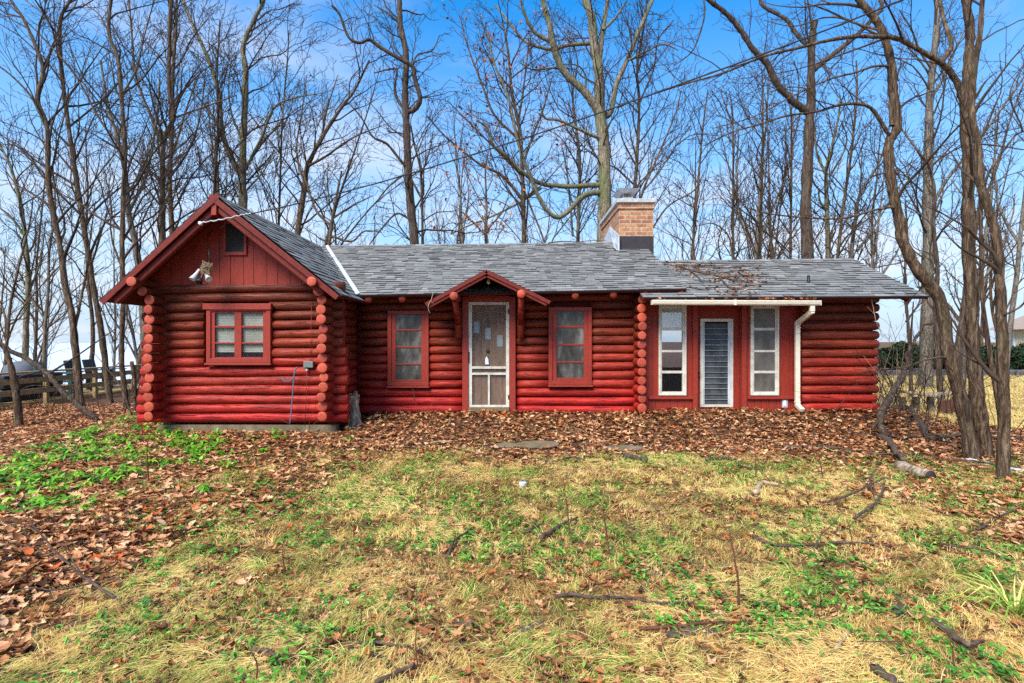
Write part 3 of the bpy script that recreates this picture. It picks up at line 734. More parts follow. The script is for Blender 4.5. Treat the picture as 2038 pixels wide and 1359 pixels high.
m = MB(); q = W(1609, 566, 10.3); m.tube([q - Vector((0, 0, .12)), q + Vector((0, 0, .17))], .026, 12); vp = m.build('vent_pipe', MAT['black'], cab)
m = MB(); m.lathe([(.1, -.045), (.09, -.02), (.035, .015), (.028, .02)], q, (0, -.4, 1), 14); m.build('pipe_boot', MAT['white'], vp)
# gutter and downspout
GY = 9.55; gx0, gx1 = X(1297, GY), X(1631, GY); g0, g1 = Z(606.5, GY), Z(597, GY); t = .006
prof = [(GY - .055, g1), (GY - .062, g1 - .012), (GY - .05, g0 + .02), (GY - .035, g0), (GY + .05, g0), (GY + .05, g1)]
inner = [(y + (.006 if i < 3 else -.006 if i > 3 else .004), z + (.006 if 2 <= i <= 4 else 0)) for i, (y, z) in enumerate(prof)]
m = MB(); tilt = -.012
P_ = prof + inner[::-1]; n = len(P_)
vs = [(gx0, y, z) for y, z in P_] + [(gx1, y, z + tilt) for y, z in P_]
m.add(vs, [(i, (i + 1) % n, (i + 1) % n + n, i + n) for i in range(n)])
for xx, dz in ((gx0, 0), (gx1, tilt)): m.box((xx - .004, GY - .06, g0 + dz), (xx + .004, GY + .05, g1 + dz - .004))
m.box((X(1459, GY), GY - .068, g0 - .006), (X(1463, GY), GY + .056, g1 + .004)); gut = m.build('gutter', MAT['gutter'], cab)
dn = MB(); ds = [Vector((X(1616, GY), GY, g0 + .03)), Vector((X(1616, GY), GY, Z(620, GY))), Vector((X(1582.5, 10.08), 10.0, Z(643, 10.0))), Vector((X(1582.5, 10.08), 10.0, Z(806, 10.0))), Vector((X(1588, 10.0), 9.86, Z(815, 9.9)))]
def ext(a_, b_, e=.02): d = (b_ - a_).normalized() * e; return a_ - d, b_ + d
for i in range(4):
    p, q = ext(ds[i], ds[i + 1], .018 if i else .0); dn.bar(p, q, .078 + .002 * (i % 2), .062 + .002 * (i % 2), (0, -1, 0) if i in (0, 2) else (0, -1, .4))
for pz in (646, 652, 800): q = Vector((ds[2].x, 10.0, Z(pz, 10))); dn.bar(q - Vector((0, 0, .012)), q + Vector((0, 0, .012)), .09, .074, (0, -1, 0))
dn.build('downspout', MAT['gutter'], cab, .006)
m = MB(); bx(m, 1557, 795, 1568, 811, YA - .02, .019); ol = m.build('outlet_box', MAT['metal'], cab, .004)
m = MB(); bx(m, 1559.5, 797, 1565, 808, YA - .03, .009); m.build('outlet_cover', MAT['white'], ol, .004)
# --- fittings on the wing
m = MB(); bx(m, 603.5, 719, 622.5, 731.5, 8.86, .09); jb = m.build('junction_box', MAT['box_grey'], cab, .006)
m = MB(); m.lathe([(.022, 0), (.022, -.03), (.012, -.04), (.0001, -.042)], W(611, 734, 8.88), (0, 0, 1), 10); m.build('plug', MAT['silver'], jb)
m = MB(); m.tube([W(611, 737, 8.88), W(610, 770, 8.88), W(607, 850, 8.88)], .004, 6); m.build('wire', MAT['stem'], jb)
m = MB(); m.tube([W(620, 600, 8.9), W(619, 660, 8.9), W(618, 720, 8.9)], .004, 6); m.build('wire', MAT['red_trim'], jb)
# dangling floodlight fixture
fl = MB(); q = W(410, 527, 8.62); fl.lathe([(.0001, .03), (.05, .028), (.055, 0), (.05, -.03), (.0001, -.035)], q, (0, 1, .3), 14)
fl.tube([W(414, 490, 8.7), W(416, 505, 8.66), W(419, 522, 8.62)], .009, 8); fl.tube([W(414, 497, 8.85), W(414, 490, 8.7)], .006, 6)
fl = fl.build('floodlight', MAT['black'], cab)
for p0, p1 in (((397, 536), (383, 556)), ((409, 545), (416, 556)), ((403, 548), (396, 562))):
    a_, c_ = W(*p0, 8.58), W(*p1, 8.48); d = (c_ - a_); L = d.length
    m = MB(); m.lathe([(.0001, 0), (.02, .0), (.024, L * .4), (.036, L * .7), (.052, L), (.046, L + .004), (.0001, L - .02)], a_, d, 14); m.build('lamp_head', MAT['silver'] if p1[0] != 396 else MAT['black'], fl)
m = MB(); q = W(397, 443, 8.42); m.lathe([(.0001, 0), (.022, 0), (.028, .02), (.018, .032), (.028, .045), (.02, .06), (.0001, .062)], q, (.5, -.3, -.3), 12); m.build('insulator', MAT['white'], cab)
def _ground():
    g = np.unique(np.concatenate([-np.geomspace(14, 900, 26)[::-1], np.arange(-14, 14.01, .12), np.geomspace(14, 900, 26)]))
    gy = np.unique(np.concatenate([np.array([-40., -20, -10, -6, -3]), np.arange(-2, 20, .12), np.geomspace(20, 1500, 34)]))
    Xg, Yg = np.meshgrid(g, gy); Zg = gz(Xg, Yg)
    V = np.stack([Xg, Yg, Zg], -1).reshape(-1, 3); nx = len(g); ny = len(gy)
    i, j = np.meshgrid(np.arange(nx - 1), np.arange(ny - 1)); a = (j * nx + i).ravel()
    fr = STRAW(V[:, 0], V[:, 1])
    me = np_mesh('ground', V, [np.stack([a, a + 1, a + nx + 1, a + nx], 1)], fr, True)
    tag(link('ground', me, None, MAT['ground']), kind='structure')
def to_px(x, y):
    y = np.maximum(y, .5); return 1019 + x / y * F, 679.5 + (EYE - .02) / y * F
def STRAW(x, y):
    """share of the floor covered in matted dry grass (0 leaves .. 1 straw)"""
    px, py = to_px(np.asarray(x, float), np.asarray(y, float))
    nz = fbm(x * .9, y * .9, 31) - .5
    xb = np.interp(py, [880, 905, 950, 1050, 1150, 1250, 1359, 1600], [700, 620, 560, 380, 200, 60, -120, -400])
    xr = np.interp(py, [880, 905, 950, 1000, 1100, 1359], [1480, 1540, 1650, 1750, 2050, 2300])
    s = sst(-170, 170, px - xb + nz * 420) * (1 - .55 * sst(-150, 200, px - xr + nz * 420))
    s = s * sst(893, 925, py + nz * 40)
    s = s * (.72 + .9 * (fbm(np.asarray(x) * 1.7, np.asarray(y) * 1.7, 9) - .4))
    field = sst(9.2, 9.8, y) * sst(.60, .72, x / np.maximum(y, .5)) * sst(7.2, 8.2, x)
    return np.clip(np.maximum(s, field), 0, 1)
# ================================================================== ground cover (leaf litter, grass, plants nobody could count)
def rand_rot(n, tilt):
    """random yaw plus a tilt (radians, per piece) about a random level axis"""
    yaw = rng.uniform(0, 2 * np.pi, n); ax = rng.uniform(0, 2 * np.pi, n)
    cx, sx = np.cos(ax), np.sin(ax); c, s = np.cos(tilt), np.sin(tilt); t = 1 - c
    Rt = np.stack([np.stack([t*cx*cx+c, t*cx*sx, s*sx], -1), np.stack([t*cx*sx, t*sx*sx+c, -s*cx], -1), np.stack([-s*sx, s*cx, c], -1)], -2)
    cy, sy = np.cos(yaw), np.sin(yaw); z = np.zeros(n); o = np.ones(n)
    Ry = np.stack([np.stack([cy, -sy, z], -1), np.stack([sy, cy, z], -1), np.stack([z, z, o], -1)], -2)
    return np.einsum('nij,njk->nik', Rt, Ry)

def stamp(T, faces, pos, rot, size, rnd, curl=None):
    """copies of a template T (k,3) -> vertices, faces, per-vertex value"""
    n, k = len(pos), len(T)
    Tn = np.broadcast_to(T, (n, k, 3)).copy()
    if curl is not None: Tn[:, :, 2] += curl[:, None] * (Tn[:, :, 0] ** 2) * .9
    V = np.einsum('nij,nkj->nki', rot, Tn * size[:, None, None]) + pos[:, None, :]
    base = (np.arange(n) * k)[:, None, None]
    return V.reshape(-1, 3), [(np.asarray(f)[None] + base).reshape(-1, len(f[0])) for f in faces], np.repeat(rnd, k)

def merge(parts):
    V = []; FT = {}; A = []; off = 0
    for v, fs, a in parts:
        V.append(v); A.append(a)
        for f in fs: FT.setdefault(f.shape[1], []).append(f + off)
        off += len(v)
    return np.concatenate(V), [np.concatenate(x) for x in FT.values()], np.concatenate(A)

# oak leaf outline (length 1 along x), lobed; folded on the midrib
def oak():
    ox = [-.5, -.36, -.30, -.17, -.12, .02, .08, .22, .27, .40, .5]
    oy = [.02, .10, .05, .22, .10, .30, .13, .27, .12, .12, 0]
    v = [(x, 0, .0) for x in ox] + [(x, y, .06 + .25 * y) for x, y in zip(ox, oy)] + [(x, -y, .06 + .25 * y) for x, y in zip(ox, oy)]
    n = len(ox); q = [(i, i + 1, n + i + 1, n + i) for i in range(n - 1)] + [(i + 1, i, 2 * n + i, 2 * n + i + 1) for i in range(n - 1)]
    return np.array(v, float), [q]
def oval(w=.24, fold=.3, pts=5):
    xs = np.linspace(-.5, .5, pts); ys = w * np.sin(np.pi * (xs + .5)) ** .8
    v = [(x, 0, 0) for x in xs] + [(x, y, fold * y) for x, y in zip(xs, ys)] + [(x, -y, fold * y) for x, y in zip(xs, ys)]
    n = pts; q = [(i, i + 1, n + i + 1, n + i) for i in range(n - 1)] + [(i + 1, i, 2 * n + i, 2 * n + i + 1) for i in range(n - 1)]
    return np.array(v, float), [q]
def maple():
    a = np.radians([180, 150, 128, 108, 88, 66, 44, 22, 0]); r = np.array([.30, .34, .18, .46, .22, .5, .24, .3, .56])
    t = np.concatenate([a, -a[1:-1][::-1]]); rr = np.concatenate([r, r[1:-1][::-1]])
    v = [(0, 0, 0)] + [(R_ * math.cos(t_), R_ * math.sin(t_), .10 * R_ + .05 * math.sin(5 * t_)) for t_, R_ in zip(t, rr)]
    n = len(t); return np.array(v, float), [[(0, i + 1, (i + 1) % n + 1) for i in range(n)]]

def sample(n, y0, y1, pw, spread=.98, xm=.8):
    """points on the visible ground, denser towards the camera; density falls as 1/y^pw"""
    u = rng.random(n); e = 2 - pw
    y = (y0 ** e + (y1 ** e - y0 ** e) * u) ** (1 / e) if abs(e) > 1e-3 else y0 * (y1 / y0) ** u
    return (rng.random(n) * 2 - 1) * (spread * y + xm), y

def outside_house(x, y):
    return ~(((x > -5.85) & (x < -2.7) & (y > 8.9) & (y < 16)) | ((x > -2.8) & (x < 6.7) & (y > 10.15) & (y < 16)))

def green_lime(x, y):
    px, py = to_px(x, y)
    c = np.interp(py, [825, 850, 900, 950, 1000, 1030], [300, 330, 250, 160, 60, 20]); h = np.interp(py, [825, 850, 900, 1030], [70, 110, 210, 160])
    g = (1 - sst(.75, 1.15, np.abs(px - c) / h)) * sst(822, 850, py) * (1 - sst(990, 1040, py))
    return g * sst(.33, .49, fbm(x * 1.5, y * 1.5, 71))
def green_dark(x, y):
    px, py = to_px(x, y)
    w = sst(885, 925, py) * (.45 + .5 * np.exp(-((px - 690) / 260) ** 2 - ((py - 1000) / 110) ** 2) + .25 * np.exp(-((px - 1300) / 320) ** 2 - ((py - 970) / 100) ** 2) + .25 * (px > 1500))
    w = w * (.35 + .65 * sst(80, 420, px + (py - 900) * .45))
    return np.clip(w * sst(.43, .60, fbm(x * 1.9, y * 1.9, 88, 4)) * 1.9, 0, 1)

# --- dead leaves
def leaves():
    parts = []
    x, y = sample(105000, 1.9, 13.5, .75)
    st = STRAW(x, y); keep = outside_house(x, y)
    px, py = to_px(x, y)
    clump = sst(.35, .65, fbm(x * 2.2, y * 2.2, 12))
    bare = np.exp(-((px - 1080) / 230) ** 2 - ((py - 888) / 14) ** 2)
    p = (1 - st) * (.62 + .38 * clump) + st * (.08 + .25 * clump)
    p = p * (1 - .72 * bare) * (1 - .55 * green_lime(x, y))
    p = np.where((x > 7.6) & (y > 9.6), .04, p)
    for ax_, ay_, ra_, rb_ in ((1070, 890, .34, .3), (1245, 896, .28, .2), (1010, 890, .2, .2)):
        e_ = G(ax_, ay_); p = np.where(((x - e_.x) / ra_) ** 2 + ((y - e_.y) / rb_) ** 2 < 1, p * .04, p)
    k = keep & (rng.random(len(x)) < p); x, y, st = x[k], y[k], st[k]; n = len(x)
    pile = sst(8.6, 10, y) * (x > -2.9) * (x < 7)
    thick = (1 - st)
    pos = np.stack([x, y, gz(x, y) + .008 + rng.random(n) * (.012 + .04 * thick + .03 * pile)], 1)
    tilt = np.abs(rng.normal(0, .2 + .1 * thick + .22 * pile, n)); rot = rand_rot(n, tilt)
    px, py = to_px(x, y)
    tone = np.clip(rng.beta(1.4, 1.15, n) + .35 * (fbm(x * .8, y * .8, 44) - .5) - .08 * pile, 0, .93); tone = np.where(st > .5, tone * .85, tone); tone = np.where(rng.random(n) < .03, 1, tone)
    size = rng.uniform(.045, .12, n) * np.where(st > .5, .68, 1.0); kind = rng.random(n); curl = rng.normal(.25, .8, n)
    far = y > 7.0
    tO, fO = oak(); tV, fV = oval(.26, .35, 5); tM, fM = maple(); tF, fF = oval(.3, .4, 3)
    for T, f, s in ((tO, fO, (kind < .5) & ~far), (tM, fM, (kind >= .5) & (kind < .72) & ~far), (tV, fV, (kind >= .72) & ~far), (tF, fF, far & (kind < .5)), (tM, fM, far & (kind >= .5))):
        if s.sum(): parts.append(stamp(T, f, pos[s], rot[s], size[s], tone[s], curl[s]))
    # crumbled bits mixed through the grass
    x, y = sample(46000, 1.9, 9.6, 1.0); st = STRAW(x, y); k = outside_house(x, y) & (rng.random(len(x)) < (.25 + .75 * sst(.35, .7, fbm(x * 2.9, y * 2.9, 19)))); x, y = x[k], y[k]; n = len(x)
    parts.append(stamp(tF, fF, np.stack([x, y, gz(x, y) + rng.uniform(.006, .035, n)], 1), rand_rot(n, np.abs(rng.normal(0, .5, n))), rng.uniform(.012, .045, n), np.clip(rng.beta(1.1, 1.5, n), 0, .9), rng.normal(0, 1, n)))
    V, Fc, A = merge(parts)
    tag(link('fallen_leaves', np_mesh('fallen_leaves', V, Fc, A), None, MAT['leaf']), 'brown dead oak and maple leaves lying over the yard and against the cabin', 'leaves', kind='stuff')

# --- blades: curved strips
def blades(x, y, z, yaw, length, width, rise, rnd, lay):
    """strip of 4 stations that rises and bends over to the ground"""
    n = len(x); t = np.array([0, .33, .68, 1.0]); w = np.array([1, .95, .7, .12])
    bend = rng.normal(0, .45, n)
    ang = yaw[:, None] + bend[:, None] * t[None]
    d = length[:, None] * t[None]
    cx = x[:, None] + np.cumsum(np.concatenate([np.zeros((n, 1)), np.diff(d, axis=1) * np.cos(ang[:, 1:])], 1), 1)
    cy = y[:, None] + np.cumsum(np.concatenate([np.zeros((n, 1)), np.diff(d, axis=1) * np.sin(ang[:, 1:])], 1), 1)
    cz = z[:, None] + rise[:, None] * np.sin(np.pi * np.minimum(t[None] * lay[:, None], 1.0)) + .004
    px, py = -np.sin(ang), np.cos(ang); W_ = width[:, None] * w[None] / 2
    L = np.stack([cx + px * W_, cy + py * W_, cz], -1); Rr = np.stack([cx - px * W_, cy - py * W_, cz + W_ * .5], -1)
    V = np.stack([L, Rr], 2).reshape(n, 8, 3)
    f = np.array([(0, 1, 3, 2), (2, 3, 5, 4), (4, 5, 7, 6)]); b_ = (np.arange(n) * 8)[:, None, None]
    return V.reshape(-1, 3), [(f[None] + b_).reshape(-1, 4)], np.repeat(rnd, 8)

def straw():
    parts = []
    x, y = sample(430000, 1.9, 9.8, 1.1)
    # gather into tufts with a common lie
    gxx = np.floor(x / .16); gyy = np.floor(y / .16)
    cx = (gxx + _hash(gxx, gyy, 1)) * .16; cy = (gyy + _hash(gxx, gyy, 2)) * .16
    f = .42 * (rng.random(len(x)) < .75); x = x + (cx - x) * f; y = y + (cy - y) * f
    st = STRAW(x, y); k = (rng.random(len(x)) < np.clip((st + .26 * (y < 7.0)) * (.46 + 1.15 * sst(.3, .66, fbm(x * 3.1, y * 3.1, 55))), .035, 1)) & outside_house(x, y)
    x, y, gxx, gyy = x[k], y[k], gxx[k], gyy[k]; n = len(x)
    yaw = fbm(x * .7, y * .7, 61) * 12 + (_hash(gxx, gyy, 4) - .5) * 2.6 + rng.normal(0, .55, n)
    ln = rng.gamma(5, .027, n); fr = np.clip(y / 5, .8, 1.9)
    gr = fbm(x * 2.6, y * 2.6, 66)
    tone = np.where(rng.random(n) < sst(.46, .66, gr) * .5, rng.uniform(.87, 1, n), np.clip(rng.beta(2, 2, n) * .85 + .3 * (fbm(x * 1.1, y * 1.1, 68) - .5), 0, .86))
    parts.append(blades(x, y, gz(x, y), yaw, ln, rng.uniform(.0022, .0042, n) * fr, np.abs(rng.normal(.010, .016, n)) + .004, tone, rng.uniform(.8, 1.15, n)))
    # loose taller tufts
    x, y = sample(90, 2.0, 8.4, 1.0); st = STRAW(x, y); k = rng.random(len(x)) < st * .9; x, y = x[k], y[k]
    m_ = 70; n = len(x) * m_
    X_ = np.repeat(x, m_) + rng.normal(0, .035, n); Y_ = np.repeat(y, m_) + rng.normal(0, .035, n)
    g_ = np.repeat(rng.random(len(x)) < .3, m_)
    yw = np.repeat(rng.uniform(0, 6.3, len(x)), m_) + rng.normal(0, 1.0, n)
    parts.append(blades(X_, Y_, gz(X_, Y_), yw, rng.uniform(.10, .24, n), rng.uniform(.003, .005, n) * np.clip(Y_ / 5, .8, 1.7), rng.uniform(.02, .07, n), np.where(g_ & (rng.random(n) < .7), rng.uniform(.86, 1, n), rng.uniform(0, .86, n)), rng.uniform(.7, 1.1, n)))
    # field beyond the trees on the right
    n = 26000; y = rng.uniform(9.3, 23, n); x = rng.uniform(.62, 1.08, n) * y; k = x > 7.3; x, y = x[k], y[k]; n = len(x)
    parts.append(blades(x, y, gz(x, y), rng.uniform(0, 6.3, n), rng.uniform(.12, .3, n), rng.uniform(.006, .012, n), rng.uniform(.02, .1, n), rng.uniform(.1, .86, n), rng.uniform(.6, 1.1, n)))
    V, Fc, A = merge(parts)
    tag(link('dry_grass', np_mesh('dry_grass', V, Fc, A), None, MAT['straw']), 'matted straw coloured grass with green blades over the front yard', 'grass', kind='stuff')

def cover():
    T, f = oval(.2, .25, 4)
    x, y = sample(120000, 1.9, 9.6, .85)
    gxx = np.floor(x / .13); gyy = np.floor(y / .13); cx = (gxx + _hash(gxx, gyy, 8)) * .13; cy = (gyy + _hash(gxx, gyy, 9)) * .13
    x = x + (cx - x) * .3; y = y + (cy - y) * .3
    k = (rng.random(len(x)) < np.clip(green_dark(x, y) * .85 + .012, 0, 1)) & outside_house(x, y) & (_hash(gxx, gyy, 10) < .8)
    x, y, gxx, gyy = x[k], y[k], gxx[k], gyy[k]; n = len(x)
    pos = np.stack([x, y, gz(x, y) + rng.uniform(.015, .06, n)], 1)
    V, Fc, A = stamp(T, f, pos, rand_rot(n, np.abs(rng.normal(0, .35, n))), rng.uniform(.024, .05, n), np.clip(rng.beta(2, 2, n) + .5 * (_hash(gxx, gyy, 11) - .5), 0, 1), rng.normal(-.3, .3, n))
    tag(link('ground_cover', np_mesh('ground_cover', V, Fc, A), None, MAT['vinca']), 'small dark green leaves creeping through the dry grass', 'ground cover', kind='stuff')
    # bright green whorled clumps by the left corner of the cabin
    x, y = sample(15000, 4.4, 11.2, .3); k = (rng.random(len(x)) < green_lime(x, y) * .62) & outside_house(x, y); x, y = x[k], y[k]
    ex = [G(p, q) for p, q in ((545, 868), (462, 932), (432, 872), (548, 880), (690, 884), (408, 985), (505, 875), (380, 905), (470, 938), (360, 880), (300, 915), (318, 925), (285, 920), (515, 905), (60, 1010), (95, 1010))]
    x = np.concatenate([x] + [np.full(3, e.x) + rng.normal(0, .05, 3) for e in ex]); y = np.concatenate([y] + [np.full(3, e.y) + rng.normal(0, .05, 3) for e in ex])
    T, f = oval(.19, .2, 4); T = T + np.array([.5, 0, 0]); m_ = 8; n = len(x)
    ht = rng.uniform(.025, .11, n)
    yaw0 = rng.uniform(0, 6.3, n)
    P = np.repeat(np.stack([x, y, gz(x, y) + ht], 1), m_, 0); N = n * m_
    yaw = np.repeat(yaw0, m_) + np.tile(np.arange(m_) * 2 * np.pi / m_, n) + rng.normal(0, .2, N)
    dip = rng.normal(.12, .35, N); c, s = np.cos(yaw), np.sin(yaw); cd, sd = np.cos(dip), np.sin(dip); z0 = np.zeros(N)
    rot = np.stack([np.stack([c * cd, -s, c * sd], -1), np.stack([s * cd, c, s * sd], -1), np.stack([-sd, z0, cd], -1)], -2)
    V, Fc, A = stamp(T, f, P, rot, rng.uniform(.05, .10, N), np.clip(np.repeat(rng.beta(2, 2, n), m_) + rng.normal(0, .12, N), 0, 1), rng.normal(-.25, .2, N))
    tag(link('spring_plants', np_mesh('spring_plants', V, Fc, A), None, MAT['lime']), 'bright green whorled spring plants beside the left corner of the cabin', 'ground cover', kind='stuff')
def twigs():
    x, y = sample(1500, 1.9, 9.6, .7); k = outside_house(x, y); x, y = x[k], y[k]; n = len(x); m_, s_ = 4, 4
    yaw = rng.uniform(0, 6.3, n); L = rng.gamma(3, .045, n) + .04; t = np.linspace(-.5, .5, m_)
    bend = rng.normal(0, .5, n); a = yaw[:, None] + bend[:, None] * t[None]
    P = np.stack([x[:, None] + L[:, None] * t * np.cos(a), y[:, None] + L[:, None] * t * np.sin(a), gz(x, y)[:, None] + rng.uniform(.012, .03, n)[:, None] + rng.normal(0, .12, n)[:, None] * L[:, None] * t], -1)
    r = rng.uniform(.0016, .004, n)[:, None] * np.linspace(1, .5, m_)[None]
    g = 2 * np.pi * np.arange(s_) / s_; nx, ny = -np.sin(a), np.cos(a)
    V = np.stack([P[..., 0, None] + nx[..., None] * np.cos(g) * r[..., None], P[..., 1, None] + ny[..., None] * np.cos(g) * r[..., None], P[..., 2, None] + np.sin(g) * r[..., None]], -1)
    i = np.arange(m_ - 1)[:, None]; j = np.arange(s_)[None]; f = np.stack([i * s_ + j, i * s_ + (j + 1) % s_, (i + 1) * s_ + (j + 1) % s_, (i + 1) * s_ + j], -1).reshape(-1, 4)
    me = np_mesh('twig_litter', V.reshape(-1, 3), [(f[None] + (np.arange(n) * m_ * s_)[:, None, None]).reshape(-1, 4)], None, True)
    tag(link('twig_litter', me, None, MAT['stick']), 'fine broken twigs littering the grass and leaves of the yard', 'twigs', kind='stuff')
leaves(); straw(); cover(); twigs()
# ================================================================== bare trees
def smooth_path(P, k=5):
    P = [np.array(p, float) for p in P]
    if len(P) < 3: return np.array([P[0] + (P[-1] - P[0]) * t for t in np.linspace(0, 1, k + 1)])
    Q = [2 * P[0] - P[1]] + P + [2 * P[-1] - P[-2]]; out = []
    for i in range(1, len(Q) - 2):
        a, b_, c, d = Q[i - 1], Q[i], Q[i + 1], Q[i + 2]
        for t in np.linspace(0, 1, k, endpoint=False):
            out.append(.5 * (2 * b_ + (c - a) * t + (2 * a - 5 * b_ + 4 * c - d) * t * t + (3 * b_ - a - 3 * c + d) * t ** 3))
    out.append(P[-1]); return np.array(out)

class Wood:
    """collects limbs; each group of equal station count is turned into tubes in one go"""
    def __init__(s): s.g = {}; s.n = 0
    def add(s, P, r, sides): s.g.setdefault((len(P), sides), []).append((P, r)); s.n += 1
    def mesh(s, name, rough=0.0):
        V = []; Fs = []; off = 0
        for (m, k), L in s.g.items():
            P = np.array([p for p, _ in L]); r = np.array([q for _, q in L]); n = len(L)
            T = np.empty_like(P); T[:, 1:-1] = P[:, 2:] - P[:, :-2]; T[:, 0] = P[:, 1] - P[:, 0]; T[:, -1] = P[:, -1] - P[:, -2]
            T /= np.linalg.norm(T, axis=2, keepdims=True) + 1e-9
            D = P[:, -1] - P[:, 0]; ref = np.zeros((n, 3)); ref[np.arange(n), np.abs(D).argmin(1)] = 1
            u = np.cross(T, ref[:, None, :]); u /= np.linalg.norm(u, axis=2, keepdims=True) + 1e-9; w = np.cross(T, u)
            g = 2 * np.pi * np.arange(k) / k
            rr = r[:, :, None] * (1 + (rough * (rng.random((n, m, k)) - .5) if k > 5 else 0))
            ring = P[:, :, None, :] + (u[:, :, None, :] * np.cos(g)[None, None, :, None] + w[:, :, None, :] * np.sin(g)[None, None, :, None]) * rr[..., None]
            V.append(ring.reshape(-1, 3))
            i = np.arange(m - 1)[:, None]; j = np.arange(k)[None]
            f = np.stack([i * k + j, i * k + (j + 1) % k, (i + 1) * k + (j + 1) % k, (i + 1) * k + j], -1).reshape(-1, 4)
            Fs.append((f[None] + (np.arange(n) * m * k)[:, None, None]).reshape(-1, 4) + off); off += n * m * k
        return np_mesh(name, np.concatenate(V), [np.concatenate(Fs)], None, True)

def perp(t):
    v = rng.normal(size=3); v -= t * v.dot(t); return v / (np.linalg.norm(v) + 1e-9)

def in_view(p, mz=1.8, mxv=1.5):
    return p[2] < EYE + .62 * p[1] + mz and abs(p[0]) < .93 * p[1] + mxv and p[1] > 1.0

def spawn(wood, tips, P, r, level, o, t0=.12, inherit=None):
    """side shoots along a limb, recursively"""
    if level > o['max'] or wood.n > o['cap']: return
    seg = np.linalg.norm(np.diff(P, axis=0), axis=1); cum = np.concatenate([[0], np.cumsum(seg)]); L = cum[-1]
    n = int(o['dens'][level] * L * (1 - t0) + rng.random()); phase = rng.random() * 6.28
    for i in range(n):
        t = t0 + (1 - t0) * (i + rng.random()) / n
        s = t * L; j = min(np.searchsorted(cum, s) - 1, len(P) - 2); j = max(j, 0); a = (s - cum[j]) / (seg[j] + 1e-9)
        p = P[j] * (1 - a) + P[j + 1] * a
        if o['view'] and not in_view(p): continue
        tan = (P[j + 1] - P[j]) / (seg[j] + 1e-9); rp = r[j] * (1 - a) + r[j + 1] * a
        an = np.radians(rng.uniform(*o['ang'])); q = perp(tan)
        d = tan * math.cos(an) + q * math.sin(an)
        d[1] *= .75; d[2] += o['up'] * (1 if level < 3 else .5); d /= np.linalg.norm(d)
        lo, hi = o['len'][level]
        ln = min(hi, max(lo, L * o['rat'][level])) * rng.uniform(.55, 1.1) * (1 - .45 * t)
        ln = max(ln, lo * .6)
        rc = min(rp * .62, o['rmax'][level] * (ln / hi) ** .6 + o['rmin']); rc = max(rc, o['rmin'])
        k = (0, 8, 7, 5, 4)[level]; gn = o['gnarl'] * (1, 1, .9, .8, .7)[level]
        pts = [p]; step = ln / k
        for _ in range(k):
            d = d + rng.normal(0, gn, 3) * np.array([1, .8, 1]); d[2] += o['up'] * .12; d /= np.linalg.norm(d); pts.append(pts[-1] + d * step)
        Q = np.array(pts); rq = rc + (o['rmin'] - rc) * (np.linspace(0, 1, k + 1) ** .8)
        wood.add(Q, rq, 5 if (level == 1 and rc > .02) else (4 if level == 2 and rc > .015 else 3))
        if level >= 3 or level == o['max']: tips.append(Q[-1]); tips.append(Q[len(Q) // 2])
        spawn(wood, tips, Q, rq, level + 1, o, .18)

DEF = dict(max=4, cap=8500, view=True, ang=(28, 62), up=.22, gnarl=.16,
           dens=(0, 2.6, 3.2, 4.2, 3.6), len=((0, 0), (1.2, 4.2), (.7, 2.2), (.35, 1.1), (.15, .5)), rat=(0, .38, .55, .55, .5), rmax=(0, .036, .015, .009, .007), rmin=.006)

